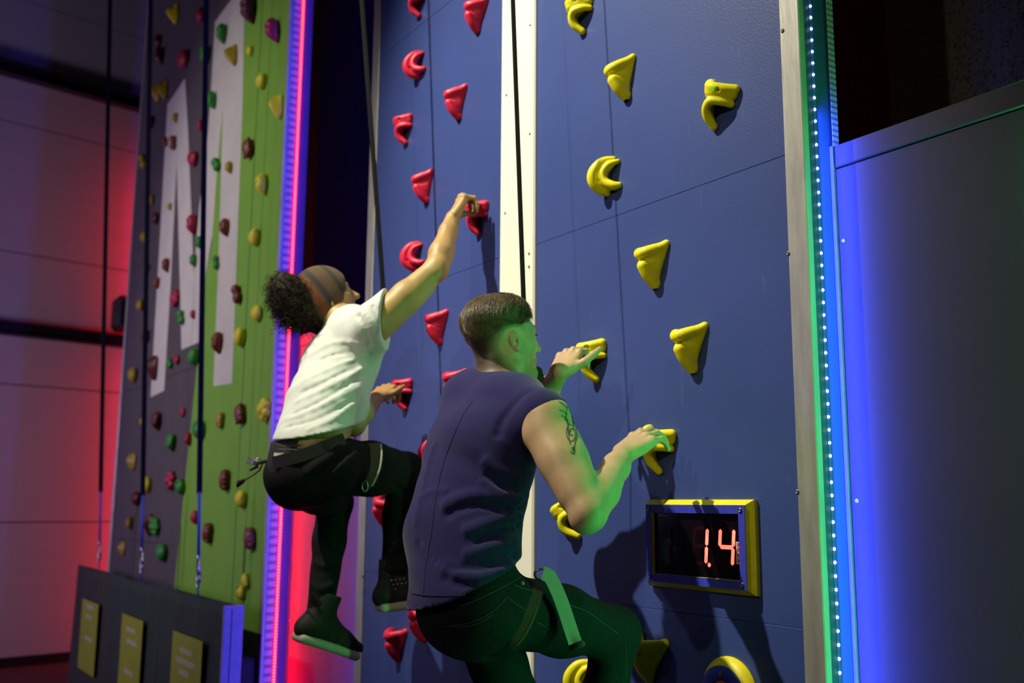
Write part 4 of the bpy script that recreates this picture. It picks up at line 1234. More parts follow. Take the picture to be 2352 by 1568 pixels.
gt.chain([EB(-0.016, 0.090, -0.088), EB(0, 0.102, -0.092), EB(0.016, 0.090, -0.088)], [0.008, 0.012, 0.008], 0.006)
gt.chain([EB(-0.010, 0.092, -0.104), EB(0, 0.100, -0.112), EB(0.012, 0.090, -0.106)], [0.009, 0.015, 0.009], 0.010)
gt.wave(lambda X, Y, Z: np.sin(X * 900 + Y * 300) * np.sin(Z * 800 + Y * 500), 0.0012)
link('goatee', gt.mesh('goatee', HB + fB * 0.09 - uB * 0.1 - 0.05, HB + fB * 0.09 - uB * 0.1 + 0.05, 0.0022), pB, M_DARKHAIR)
for sg in (-1, 1):
    MBe = MB().tube([EB(sg * 0.012, 0.093, 0.026), EB(sg * 0.030, 0.088, 0.032), EB(sg * 0.050, 0.070, 0.024)], [0.004, 0.0046, 0.002], 8)
    attach('eyebrow', MBe, M_DARKHAIR, pB)
    e = Sculpt(); e.ball(EB(sg * 0.031, 0.074, 0.003), 0.0118); link('eye', e.mesh('eye', EB(sg * 0.031, 0.074, 0.003) - 0.016, EB(sg * 0.031, 0.074, 0.003) + 0.016, 0.002), pB, M_EYE)
    attach('eyelash', MB().tube([EB(sg * 0.020, 0.090, 0.008), EB(sg * 0.031, 0.094, 0.009), EB(sg * 0.044, 0.086, 0.004)], [0.001, 0.0016, 0.001], 6), M_DARKHAIR, pB)

# sleeveless shirt
M_TANK = mat('navy_jersey', (0.020, 0.015, 0.105), 0.9, spec=0.2, col2=(0.016, 0.012, 0.088), nscale=260, bump=0.25, bscale=700, sheen=0.15)
def torso_shirt(extra=0.0):
    t = Sculpt()
    t.chain([pelB + np.array([-0.008, -0.010, -0.01]), waiB + np.array([-0.010, -0.012, 0]), cheB, uppB], [0.130 + extra, 0.124 + extra, 0.122 + extra, 0.092 + extra], 0.03, flat=XS)
    t.cone(shL + np.array([-0.008, -0.005, 0.004]), shR + np.array([-0.006, 0, 0.012]), 0.068 + extra, 0.066 + extra, 0.05)
    t.cone(shL + np.array([0.0, -0.02, -0.02]), waiB + np.array([-0.055, -0.035, 0.02]), 0.070 + extra, 0.085 + extra, 0.06)
    t.cone(nkB + np.array([-0.03, -0.01, -0.02]), shL + np.array([-0.005, -0.01, 0.0]), 0.062 + extra, 0.064 + extra, 0.05)
    t.cone(nkB - np.array([0.10, -0.01, 0.010]), nkB + np.array([0.10, 0.01, -0.030]), 0.052 + extra, 0.050 + extra, 0.05)
    return t
t = torso_shirt()
TCL = t.run(lo, hi, 0.006)
def F(pts, w, a):
    q = project(pts, TCL, None, None)
    if len(q) > 1: t.fold([polyf(q)(x) for x in np.linspace(0, 1, 9)], w, a)
for pts, w_, a_ in (
    ([(1010, 1168), (1050, 1145), (1100, 1136), (1150, 1145), (1200, 1150)], 0.0150, 0.0055),
    ([(1015, 1190), (1060, 1166), (1110, 1158), (1165, 1170), (1205, 1160)], 0.0100, -0.0055),
    ([(1060, 1222), (1110, 1205), (1160, 1192), (1200, 1180)], 0.0140, 0.0055),
    ([(1085, 1246), (1130, 1226), (1165, 1212), (1198, 1203)], 0.0090, -0.0060),
    ([(1060, 1275), (1110, 1262), (1150, 1252), (1192, 1240)], 0.0130, 0.0045),
    ([(1055, 1302), (1100, 1302), (1150, 1290), (1190, 1268)], 0.0090, -0.0050),
    ([(1000, 1290), (1050, 1318), (1100, 1325), (1150, 1312), (1188, 1295)], 0.0130, 0.0045),
    ([(1010, 1325), (1060, 1343), (1110, 1345), (1150, 1330)], 0.0090, -0.0035),
    ([(955, 1240), (985, 1275), (1020, 1300), (1060, 1312)], 0.0090, -0.0030),
    ([(1110, 1052), (1150, 1085), (1195, 1100), (1235, 1082)], 0.0140, 0.0040),
    ([(1115, 1085), (1150, 1115), (1190, 1125), (1222, 1112)], 0.0090, -0.0045),
    ([(1100, 1100), (1140, 1128), (1180, 1142), (1215, 1135)], 0.0100, 0.0030),
    ([(1225, 895), (1185, 925), (1155, 965), (1140, 1010)], 0.0110, -0.0025),
    ([(1000, 1010), (980, 1080), (965, 1160), (955, 1210)], 0.0130, 0.0025),
    ([(960, 1150), (990, 1130), (1030, 1128)], 0.0100, 0.0025)):
    F(pts, w_, a_)
t.wave(lambda X, Y, Z: np.sin(23 * X + 31 * Z + 2.2 * np.sin(19 * Z + 9 * Y)) * np.sin(13 * Z + 17 * Y + 1.3), 0.0022)
# openings: neck, arms, hem
nd = _unit(HB - nkB)
t.ball(nkB + nd * 0.062 + np.array([0, 0.02, 0]), (0.074, 0.086, 0.066), (np.array([1.0, 0, 0]), perp((0, 1, 0), nd), nd), 0.004, op='cut')
t.ball(W(1284, 1010, 0.565), (0.100, 0.112, 0.098), (np.array([1.0, 0.05, 0.15]), np.array([0, 1.0, 0]), np.array([-0.15, 0, 1.0])), 0.004, op='cut')
t.ball(shL + np.array([-0.080, 0.075, -0.060]), (0.055, 0.080, 0.085), None, 0.004, op='cut')
A_, B_, C_ = W(945, 1377, .70), W(1080, 1384, .78), W(1199, 1303, .62)
hn = np.cross(B_ - A_, C_ - A_); hn = hn if hn[2] < 0 else -hn
t.plane((A_ + B_ + C_) / 3, hn)
tank = link('sleeveless_shirt', t.mesh('sleeveless_shirt', lo, hi + np.array([0.02, 0, 0]), 0.0046), pB, M_TANK)
tank['label'] = 'navy sleeveless shirt'
# seams of the shirt, projected on its surface
TANKC = torso_shirt(0.0008)
seam = project(densify([(1100, 900), (1060, 960), (1020, 1060), (1000, 1150), (990, 1230), (978, 1300), (972, 1372)], 60), t, lo, hi, 0.005, 0.0002)
if len(seam) > 3: attach('back_seam', MB().tube(seam[4:], 0.0013, 6), M_TANK, tank)
hemr = project(densify([(945, 1362), (980, 1367), (1030, 1368), (1080, 1364), (1130, 1346), (1170, 1324)], 50), t, lo, hi, 0.005, 0.001)
if len(hemr) > 3: attach('hem_stitch', MB().tube(hemr, 0.0011, 6), M_TANK, tank)

# tattoo on the near upper arm, drawn on the skin
M_INK = mat('tattoo_ink', (0.020, 0.030, 0.024), 0.6)
def spiral(cx, cy, r0, r1, turns, ph=0.0, sx=0.6, n=28):
    return [(cx + sx * (r0 + (r1 - r0) * i / n) * math.cos(ph + turns * 2 * math.pi * i / n), cy + (r0 + (r1 - r0) * i / n) * math.sin(ph + turns * 2 * math.pi * i / n)) for i in range(n + 1)]
ink = [spiral(1313, 995, 3, 24, 1.6, 0.6, 0.55), spiral(1316, 1032, 2, 11, 1.1, 2.2, 0.5),
       [(1302, 930), (1310, 945), (1317, 965), (1318, 985)], [(1296, 960), (1304, 975), (1306, 1000), (1310, 1020)], [(1303, 935), (1300, 955), (1306, 972), (1318, 978)],
       [(1284, 922), (1296, 930), (1303, 938)], [(1285, 940), (1295, 945), (1304, 952)], [(1290, 954), (1298, 958), (1306, 966)], [(1322, 975), (1325, 1000), (1320, 1020), (1317, 1042)]]
tmb = MB(); SCL = s.run(np.minimum(shR, elR) - 0.10, np.maximum(shR, elR) + 0.10, 0.004)
for line in ink:
    pp = project(densify(line, 3 * len(line)), SCL, None, None, push=0.0002)
    if len(pp) > 2:
        tmb.tube(pp, 0.0010, 5)
if tmb.v: attach('tattoo', tmb, M_INK, pB)['label'] = 'dark swirling tattoo on the upper arm'

# jeans
M_JEAN = mat('dark_green_jeans', (0.014, 0.018, 0.024), 0.9, spec=0.15, col2=(0.009, 0.012, 0.017), nscale=120, bump=0.4, bscale=900)
j = Sculpt()
j.chain([pelB + np.array([0, 0, 0.070]), pelB + np.array([0, -0.005, -0.03])], [0.095, 0.108], 0.03, flat=XS)
j.ball(hipL + np.array([0.01, -0.015, -0.005]), (0.086, 0.088, 0.082), k=0.05); j.ball(hipR + np.array([-0.02, -0.030, -0.005]), (0.090, 0.094, 0.088), k=0.05)
j.chain([hipR + np.array([0, 0, -0.005]), hipR * 0.5 + knR * 0.5, knR], [0.088, 0.082, 0.064], 0.03)
j.chain([knR, knR * 0.6 + ankR * 0.4, ankR], [0.062, 0.056, 0.046], 0.03)
j.chain([hipL + np.array([0.02, 0.02, 0]), hipL * 0.45 + knL * 0.55, knL], [0.082, 0.068, 0.053], 0.03)
j.chain([knL, knL * 0.6 + ankL * 0.4, ankL], [0.054, 0.053, 0.045], 0.03)
G = lambda pts, w, a: j.fold([W(*p) for p in pts], w, a)
G([(1350, 1480, .30), (1390, 1500, .24), (1430, 1490, .20)], 0.010, -0.009)
G([(1345, 1500, .30), (1385, 1518, .24), (1432, 1512, .20)], 0.010, 0.008)
G([(1340, 1520, .30), (1380, 1536, .24), (1430, 1532, .20)], 0.009, -0.008)
G([(1180, 1490, .60), (1120, 1500, .64), (1050, 1470, .68)], 0.012, -0.008)
j.wave(lambda X, Y, Z: np.sin(31 * X + 21 * Z + 2 * np.sin(23 * Y)) * np.sin(27 * Y + 11 * Z), 0.0022)
jlo = np.min([ankR, ankL, hipL, knL], 0) - 0.16; jhi = np.max([pelB, hipR, knR], 0) + np.array([0.22, 0.16, 0.20])
wp = (A_ + B_ + C_) / 3 - hn / np.linalg.norm(hn) * 0.020
j.plane(wp, -hn)
jeans = link('jeans', j.mesh('jeans', jlo, jhi, 0.0060), pB, M_JEAN)
jeans['label'] = 'dark green-tinted jeans'
JCB = j.run(jlo, jhi, 0.0055)
M_STITCH = mat('jean_stitch', (0.05, 0.07, 0.07), 0.7)
for line in ([(1000, 1395), (1060, 1390), (1110, 1370), (1160, 1345), (1195, 1325)], [(1020, 1440), (1080, 1430), (1130, 1405), (1165, 1370)], [(1040, 1440), (1090, 1434), (1135, 1410)],
             [(1165, 1372), (1190, 1390), (1214, 1405)], [(1290, 1386), (1340, 1400), (1385, 1430), (1420, 1455)], [(1180, 1342), (1205, 1352), (1228, 1358)], [(1232, 1428), (1244, 1434), (1252, 1440)], [(1436, 1480), (1438, 1520), (1438, 1560)]):
    pp = project(densify(line, 30), JCB, None, None, push=0.0006)
    if len(pp) > 2:
        attach('stitching', MB().tube(pp, 0.0010, 5), M_STITCH, jeans)
pp = project([(1199, 1339)], j, jlo, jhi, 0.0055, 0.001)
if pp: attach('rivet', MB().lathe([(0.0055, 0), (0.005, 0.002), (0.002, 0.003)], pp[0], CAM - pp[0], 12), M_SCREW, jeans)
# shoes below the frame
M_SHOE = mat('black_shoe', (0.010, 0.010, 0.010), 0.7, spec=0.25, col2=(0.02, 0.02, 0.02), nscale=40, bump=0.3)
M_SOLE = mat('pale_rubber_sole', (0.40, 0.38, 0.30), 0.7, col2=(0.34, 0.32, 0.26), nscale=30)
M_STUD = mat('brass_stud', (0.42, 0.36, 0.26), 0.35, 0.8)
def shoe(parent, ank, d, up, high=0.0, studs=False, k=1.0):
    """shoe along d (heel to toe) under the ankle"""
    d = _unit(d); up = perp(up, d); sd = np.cross(d, up)
    E = lambda a, b, c: np.asarray(ank) + k * (d * a + sd * b + up * c)
    u_ = Sculpt()
    u_.chain([E(-0.045, 0, -0.055), E(0.04, 0, -0.058), E(0.13, 0.006, -0.068), E(0.185, 0.010, -0.074)], [0.042 * k, 0.043 * k, 0.038 * k, 0.026 * k], 0.02)
    u_.chain([E(-0.012, 0, -0.03), E(0.0, 0, 0.02 + high)], [0.050 * k, 0.052 * k], 0.03)
    u_.cone(E(0.02, 0, -0.01), E(0.10, 0.003, -0.050), 0.042 * k, 0.032 * k, 0.03)
    u_.plane(E(0, 0, -0.084), -up); u_.plane(E(0, 0, 0.035 + high), up)
    b0 = np.min([E(-0.12, -0.08, -0.13), E(0.24, 0.08, 0.1 + high), E(-0.12, 0.08, 0.1 + high), E(0.24, -0.08, -0.13)], 0) - 0.03
    b1 = np.max([E(-0.12, -0.08, -0.13), E(0.24, 0.08, 0.1 + high), E(-0.12, 0.08, 0.1 + high), E(0.24, -0.08, -0.13)], 0) + 0.03
    sh = link('shoe', u_.mesh('shoe', b0, b1, 0.005), parent, M_SHOE)
    so = Sculpt()
    so.web(lambda t: E(-0.055 + 0.23 * t, -0.028 - 0.010 * math.sin(t * 3.1), -0.090 - 0.010 * t * t), lambda t: E(-0.055 + 0.235 * t, 0.030 + 0.012 * math.sin(t * 3.1), -0.090 - 0.010 * t * t), 0.017 * k, 0.017 * k, 0.0)
    link('sole', so.mesh('sole', b0, b1, 0.004), sh, M_SOLE)
    for q in range(4):
        a = 0.035 + 0.020 * q
        attach('lace', MB().tube([E(a, -0.030, -0.018 - 0.011 * q), E(a + 0.006, 0, 0.004 - 0.014 * q), E(a, 0.030, -0.018 - 0.011 * q)], 0.0028, 6), M_BEAM, sh)
    if studs:
        for sg in (-1, 1):
            for q in range(9):
                a, c = -0.03 + 0.016 * (q % 4) + 0.006 * (q // 4), 0.006 - 0.016 * (q // 4)
                attach('stud', MB().lathe([(0.0042, 0), (0.0032, 0.003), (0.001, 0.0042)], E(a, sg * 0.0515, c), sd * sg, 8), M_STUD, sh)
    return sh
shoe(pB, ankR + np.array([0, 0, -0.02]), (0.05, 1, -0.05), (0, 0, 1))
shoe(pB, ankL + np.array([0, 0, -0.02]), (0.10, 1, -0.05), (0, 0, 1))

# harness
M_HBROWN = mat('brown_harness_web', (0.050, 0.040, 0.026), 0.7, bump=0.5, bscale=800)
M_HGREY = mat('pale_grey_web', (0.33, 0.34, 0.30), 0.7, col2=(0.29, 0.30, 0.265), nscale=300, bump=0.4, bscale=900)
M_HBLK = mat('black_harness_web', (0.012, 0.012, 0.012), 0.7, bump=0.4, bscale=800)
M_GOLD = mat('amber_stitch', (0.30, 0.17, 0.02), 0.7)
loopc = project([(1238, 1318), (1236, 1345), (1228, 1378), (1216, 1412), (1200, 1445), (1184, 1468), (1172, 1482)], j, jlo, jhi, 0.0055, 0.004)
har = None
if len(loopc) > 4:
    nr = [_unit(CAM - p) for p in loopc]
    har = ribbon('harness', loopc, nr, 0.030, 0.004, M_HBROWN, pB); har['label'] = 'brown leg loop of the climbing harness'
    edge = [p + np.cross(_unit(loopc[-1] - loopc[0]), _unit(CAM - p)) * -0.0125 + _unit(CAM - p) * 0.0045 for p in loopc]
    g = polyf(edge); attach('amber_stitching', MB().tube([g(x) for x in np.linspace(0, 1, 40)], 0.0009, 5), M_GOLD, har)
tail = [W(1246, 1316, .52), W(1262, 1324, .505), W(1280, 1358, .49), W(1296, 1400, .475), W(1309, 1440, .465), W(1321, 1476, .455)]
tn = [_unit(CAM - p) for p in tail]; tn = [_unit(n_ + np.array([0.15, 0.1, 0.25])) for n_ in tn]
tl = ribbon('strap_tail', tail, tn, 0.033, 0.0022, M_HGREY, har or pB); tl['label'] = 'pale webbing tail hanging from the harness'
be = W(1325, 1482, .45); bd = _unit(W(1345, 1474, .445) - W(1306, 1489, .455))
attach('tail_end', MB().tube([be - bd * 0.021, be + bd * 0.021], [0.0075, 0.0075], 8), M_HBROWN, har or pB)
beltp = project([(1196, 1292), (1206, 1298), (1218, 1304), (1232, 1310), (1244, 1314)], j, jlo, jhi, 0.0055, 0.004)
bkp = W(1243, 1318, .51)
attach('buckle', MB().tube([bkp + 0.016 * (CM @ np.array([math.cos(a), math.sin(a) * 0.8, 0])) for a in np.linspace(0, 2 * math.pi, 14)], 0.0030, 6, caps=False), M_STEEL, har or pB)
if len(beltp) > 3: ribbon('waist_belt', beltp, [_unit(CAM - p) for p in beltp], 0.030, 0.004, M_HBLK, har or pB)

# ---------------------------------------------------------------- the curly-haired climber in the white shirt
aR, eR, wR = W(862, 745, 0.45), W(1002, 618, 0.25), W(1040, 500, 0.145)
aL = aR + np.array([-0.33, 0.0, -0.07]); eL, wL = W(812, 975, 0.42), W(866, 912, 0.24)
nA = W(785, 735, 0.47)
uA_, cA_, bA_, pA_ = W(812, 775, 0.46), W(782, 835, 0.48), W(752, 925, 0.55), W(716, 1030, 0.63)
h2R, k2R, n2R = W(762, 1070, 0.58), W(930, 1082, 0.26), W(905, 1325, 0.26)
h2L, k2L, n2L = W(695, 1092, 0.61), W(768, 1150, 0.38), W(738, 1392, 0.44)
XA = [((1.0, 0.15, 0), 1.26)]
HA = W(752, 688, 0.50)
fA, uA, rA = head_frame(16, 24, -4)
s = Sculpt()
s.chain([pA_, bA_, cA_, uA_], [0.103, 0.100, 0.108, 0.085], 0.03, flat=XA)
s.cone(aL, aR, 0.055, 0.055, 0.04)
s.cone(nA, HA - uA * 0.05 - fA * 0.025, 0.058, 0.055, 0.035)
s.ball(aR, 0.054, k=0.03)
v_ = eR - aR
s.chain([aR, aR + v_ * 0.5, eR], [0.056, 0.051, 0.041], 0.02)
s.cone(aR + v_ * 0.2 + np.array([0, 0.01, -0.018]), aR + v_ * 0.75 + np.array([0, 0.01, -0.014]), 0.040, 0.032, 0.03)
v_ = wR - eR
s.chain([eR, eR + v_ * 0.30, eR + v_ * 0.72, wR], [0.040, 0.043, 0.032, 0.0265], 0.018)
s.ball(eR + np.array([0.020, -0.004, -0.016]), 0.026, k=0.02)
s.cone(eR + v_ * 0.05 + np.array([0.012, 0, 0]), eR + v_ * 0.6 + np.array([0.008, 0, 0]), 0.030, 0.022, 0.02)
kR2 = W(1064, 446, 0.100) - wR
hand(s, wR, kR2, (-1.0, 0.25, 0.0), (-0.05, -0.95, 0.25), [(62, 62, 30), (66, 64, 30), (68, 64, 30), (68, 62, 30)],
     [((0.8, 0.4, -0.5), 0.040), ((0.6, 0.0, -0.8), 0.030), ((0.4, -0.2, -0.9), 0.024)], 1.06, 0.5)
s.chain([aL, aL * 0.5 + eL * 0.5, eL], [0.054, 0.049, 0.040], 0.02)
v_ = wL - eL
s.chain([eL, eL + v_ * 0.4, wL], [0.040, 0.039, 0.0265], 0.018)
kL2 = W(900, 876, 0.14) - wL
hand(s, wL, kL2, (0.90, 0.0, -0.35), (0.10, -0.80, 0.58), [(40, 62, 40), (42, 62, 40), (42, 62, 40), (44, 60, 40)],
     [((0.75, 0.65, 0.10), 0.044), ((0.95, 0.30, 0.05), 0.034), ((0.98, 0.05, -0.15), 0.028)], 1.02, 0.5)
EA = sculpt_head(s, HA, fA, uA, rA, 0.97)
lo = np.min([pA_, aL, eL, wL], 0) - 0.20; hi = np.max([aR, eR, wR, HA, pA_], 0) + np.array([0.20, 0.22, 0.20])
q1, q2 = hand_box(wR, kR2, L=0.08), hand_box(wL, kL2)
meA = s.mesh('person_body', lo, hi, 0.0058, [(*q1, 0.0027), (*q2, 0.0027), (HA - 0.15, HA + 0.15, 0.0033)])
pA = link('person', meA, None, M_SKINT)
tag(pA, 'climber with curly tied hair, knitted headband, white shirt and black trousers reaching up', 'person')
for sg in (-1, 1):
    attach('eyebrow', MB().tube([EA(sg * 0.012, 0.093, 0.026), EA(sg * 0.030, 0.088, 0.032), EA(sg * 0.050, 0.070, 0.024)], [0.003, 0.0038, 0.002], 8), M_DARKHAIR, pA)
    e = Sculpt(); e.ball(EA(sg * 0.031, 0.074, 0.003), 0.0118); link('eye', e.mesh('eye', EA(sg * 0.031, 0.074, 0.003) - 0.016, EA(sg * 0.031, 0.074, 0.003) + 0.016, 0.002), pA, M_EYE)
bd_ = Sculpt(); bd_.chain([EA(-0.02, 0.086, -0.098), EA(0, 0.098, -0.104), EA(0.02, 0.086, -0.098)], [0.006, 0.010, 0.006], 0.006)
link('chin_beard', bd_.mesh('chin_beard', EA(0, 0.09, -0.1) - 0.05, EA(0, 0.09, -0.1) + 0.05, 0.003), pA, M_DARKHAIR)

# wide knitted headband in stripes round the head
band = Sculpt()
band.ball(EA(0, -0.014, 0.034), (0.086, 0.108, 0.101), (rA, fA, uA), 0.01)
band.ball(EA(0, -0.02, -0.025), (0.080, 0.092, 0.095), (rA, fA, uA), 0.03)
band.plane(EA(0, 0.074, 0.0), _unit(fA * 1.0 - uA * 0.24))
band.plane(EA(0, -0.100, 0.0), _unit(-fA * 1.0 + uA * 0.10))
band.plane(EA(0, 0, -0.100), _unit(-uA + fA * 0.75))
bm_ = band.mesh('headband', HA - 0.17, HA + 0.17, 0.0042)
M_BAND = mat('striped_knit', (0.120, 0.066, 0.034), 0.9, col2=(0.085, 0.047, 0.024), nscale=300, bump=0.7, bscale=800, sheen=0.1)
def stripes(c0, w0):
    def fn(v):
        q = (v - HA) @ fA + 0.25 * (v - HA) @ uA
        return np.exp(-((q - c0) / w0) ** 4)
    return fn
paint_attr(bm_, 'orange', stripes(-0.048, 0.015)); paint_attr(bm_, 'slate', stripes(-0.014, 0.012)); paint_attr(bm_, 'dusk', stripes(0.052, 0.010))
with_attr(M_BAND, 'orange', (0.20, 0.058, 0.010)); with_attr(M_BAND, 'slate', (0.026, 0.026, 0.028)); with_attr(M_BAND, 'dusk', (0.030, 0.030, 0.022))
hbnd = link('headband', bm_, pA, M_BAND); hbnd['label'] = 'wide knitted headband striped brown, grey and orange'
# curly hair gathered behind
rg = np.random.RandomState(11)
cc = W(664, 683, 0.645); ax1, ax2, ax3 = fA, uA, rA
puff = Sculpt(); puff.ball(cc, (0.064, 0.096, 0.070), (ax1, ax2, ax3), 0.02); puff.ball(HA - fA * 0.085, (0.06, 0.07, 0.065), (fA, uA, rA), 0.02)
puff.ball(cc - uA * 0.05 + fA * 0.01, (0.05, 0.06, 0.055), (fA, uA, rA), 0.03)
puff.ball(EA(0, -0.016, 0.028), (0.082, 0.106, 0.097), (rA, fA, uA), 0.02)
puff.ball(EA(0, -0.055, -0.050), (0.066, 0.056, 0.066), (rA, fA, uA), 0.03)
puff.wave(lambda X, Y, Z: np.sin(X * 130 + 3 * np.sin(Z * 90)) * np.sin(Y * 120 + Z * 60) + 0.5 * np.sin(Z * 150 + X * 70), 0.0035)
puff.plane(EA(0, -0.066, 0), fA)
hairA = link('hair', puff.mesh('hair', cc - 0.17, cc + 0.25, 0.0048), pA, M_DARKHAIR); hairA['label'] = 'dark curly hair gathered behind the headband'
st = []
for i in range(1150):
    d = rg.randn(3); d /= np.linalg.norm(d)
    base = cc + ax1 * d[0] * 0.060 + ax2 * (d[1] * 0.092 - 0.012) + ax3 * d[2] * 0.068
    if (base - HA) @ fA > -0.072 and abs((base - HA) @ uA) < 0.07: continue
    out = _unit(base - cc + rg.randn(3) * 0.02); run = _unit(out + rg.randn(3) * 0.7 - np.array([0, 0, 0.45]))
    L_ = 0.040 + 0.035 * rg.rand(); cr_ = 0.0042 + 0.0035 * rg.rand(); tw = 2.2 + 2.0 * rg.rand(); ph = rg.rand() * 6.3
    e1 = perp((0.3, 0.4, 0.86), run); e2 = np.cross(run, e1)
    if rg.rand() < 0.88: base = base - out * 0.010
    pts = [base + run * L_ * t - out * 0.35 * L_ * t * t + cr_ * (e1 * math.cos(ph + tw * 6.283 * t) + e2 * math.sin(ph + tw * 6.283 * t)) for t in np.linspace(0, 1, 22)]
    st.append(pts)
# looser locks hanging to the nape
for i in range(110):
    b = cc - uA * (0.055 + 0.03 * rg.rand()) + rA * 0.05 * rg.randn() * 0.6 + fA * 0.03 * rg.randn()
    L_ = 0.05 + 0.05 * rg.rand(); ph = rg.rand() * 6
    run = _unit(np.array([0.05, 0.12, -1.0]) + rg.randn(3) * 0.30); e1 = perp((1, 0, 0), run); e2 = np.cross(run, e1)
    st.append([b + run * L_ * t + 0.005 * (e1 * math.cos(ph + 18 * t) + e2 * math.sin(ph + 18 * t)) for t in np.linspace(0, 1, 22)])
link('curls', strand_mesh('curls', st, 0.0014), hairA, M_DARKHAIR)['kind'] = 'stuff'

# white T-shirt
M_TEE = mat('white_cotton', (0.66, 0.68, 0.66), 0.85, col2=(0.62, 0.64, 0.62), nscale=40, bump=0.2, bscale=700, sheen=0.1)
t = Sculpt()
t.chain([pA_, bA_, cA_, uA_], [0.124, 0.126, 0.122, 0.094], 0.03, flat=XA)
t.cone(aL, aR, 0.068, 0.070, 0.05)
t.cone(nA - np.array([0.08, 0, 0.02]), nA + np.array([0.07, 0.01, -0.01]), 0.058, 0.054, 0.05)
v_ = eR - aR
t.chain([aR, aR + v_ * 0.42], [0.076, 0.074], 0.03)
t.cone(aR + v_ * 0.05 + np.array([-0.02, 0, -0.03]), cA_ + np.array([0.07, 0.03, 0.02]), 0.055, 0.06, 0.05)
v2 = eL - aL
t.chain([aL, aL + v2 * 0.55], [0.070, 0.072], 0.03)
TCL = t.run(lo, hi, 0.007)
for pts, w_, a_ in (
    ([(690, 880), (740, 855), (800, 830), (850, 800)], 0.0085, 0.0044), ([(685, 905), (740, 880), (800, 850), (850, 818)], 0.0068, -0.0044),
    ([(670, 930), (730, 900), (790, 870), (842, 840)], 0.0085, 0.0044), ([(665, 955), (720, 930), (780, 895), (838, 862)], 0.0068, -0.0044),
    ([(650, 965), (710, 945), (770, 915), (830, 885)], 0.0085, 0.0039), ([(650, 985), (710, 968), (765, 945), (825, 910)], 0.0068, -0.0039),
    ([(700, 990), (750, 970), (790, 945), (815, 925)], 0.0076, 0.0039), ([(820, 720), (835, 745), (845, 775), (850, 800)], 0.0076, -0.0050),
    ([(835, 715), (850, 735), (862, 765), (870, 785)], 0.0068, 0.0044), ([(855, 700), (866, 725), (874, 750)], 0.0059, -0.0039),
    ([(868, 690), (876, 715), (880, 740)], 0.0051, 0.0028), ([(730, 800), (780, 785), (830, 790), (858, 800)], 0.0085, 0.0033),
    ([(730, 830), (780, 812), (830, 805), (855, 812)], 0.0068, -0.0039), ([(690, 830), (720, 810), (760, 790)], 0.0085, 0.0022),
    ([(640, 975), (670, 960), (700, 952)], 0.0068, 0.0028)):
    q = project(pts, TCL, None, None)
    if len(q) > 1: t.fold([polyf(q)(x) for x in np.linspace(0, 1, 9)], w_, a_)
t.wave(lambda X, Y, Z: np.sin(25 * X - 29 * Z + 2 * np.sin(21 * Z + 9 * Y)) * np.sin(15 * Z + 17 * Y), 0.0022)
cuff = aR + v_ * 0.30
t.plane(W(884, 715, 0.42), _unit(CM @ np.array([1.0, 0.05, 0.10])))
nd = _unit(HA - nA)
t.ball(nA + nd * 0.075, (0.070, 0.078, 0.062), (rA, perp(fA, nd), nd), 0.004, op='cut')
A1, B1, C1 = W(622, 1006, .72), W(735, 1003, .70), W(812, 978, .54)
hA = np.cross(B1 - A1, C1 - A1); hA = hA if hA[2] < 0 else -hA
t.plane((A1 + B1 + C1) / 3, hA)
tee = link('t_shirt', t.mesh('t_shirt', lo, hi, 0.0048), pA, M_TEE); tee['label'] = 'white short-sleeved shirt'

# trousers
M_TROU = mat('black_denim', (0.0080, 0.0072, 0.0078), 0.9, spec=0.12, col2=(0.012, 0.012, 0.013), nscale=90, bump=0.35, bscale=700)
j = Sculpt()
pc = W(706, 1078, 0.625)
j.chain([W(702, 1040, 0.635), pc], [0.112, 0.122], 0.03, flat=XA)
j.ball(h2L + np.array([-0.005, -0.015, -0.01]), 0.105, k=0.05); j.ball(h2R + np.array([-0.03, -0.04, -0.01]), 0.110, k=0.05)
j.chain([h2R, h2R * 0.5 + k2R * 0.5, k2R], [0.100, 0.090, 0.066], 0.03)
j.chain([k2R, k2R * 0.6 + n2R * 0.4, n2R], [0.064, 0.058, 0.047], 0.03)
j.chain([h2L, h2L * 0.5 + k2L * 0.5, k2L], [0.098, 0.086, 0.066], 0.03)
j.chain([k2L, k2L * 0.6 + n2L * 0.4, n2L], [0.064, 0.058, 0.049], 0.03)
jlo = np.min([n2R, n2L, h2L, k2L], 0) - 0.16; jhi = np.max([pA_, h2R, k2R], 0) + np.array([0.2, 0.16, 0.16])
JCL = j.run(jlo, jhi, 0.007)
for pts, w_, a_ in (([(700, 1090), (740, 1060), (790, 1025)], 0.012, 0.009), ([(715, 1105), (760, 1070), (805, 1030)], 0.010, -0.010), ([(740, 1110), (785, 1070), (820, 1035)], 0.012, 0.008),
                    ([(720, 1290), (745, 1300), (772, 1292)], 0.010, 0.006), ([(712, 1340), (740, 1352), (768, 1340)], 0.010, 0.008), ([(708, 1365), (738, 1375), (766, 1362)], 0.009, -0.008),
                    ([(885, 1235), (905, 1245), (930, 1238)], 0.010, 0.007), ([(880, 1270), (905, 1280), (930, 1270)], 0.010, -0.007), ([(876, 1300), (900, 1308), (930, 1300)], 0.010, 0.007),
                    ([(905, 1110), (925, 1130), (950, 1135)], 0.010, -0.008)):
    q = project(pts, JCL, None, None)
    if len(q) > 1: j.fold([polyf(q)(x) for x in np.linspace(0, 1, 7)], w_, a_)
j.wave(lambda X, Y, Z: np.sin(29 * X + 23 * Z + 2 * np.sin(21 * Y)) * np.sin(25 * Y + 13 * Z), 0.0028)
ta = [W(610, 1050, .72), W(690, 1052, .74), W(800, 1002, .52)]
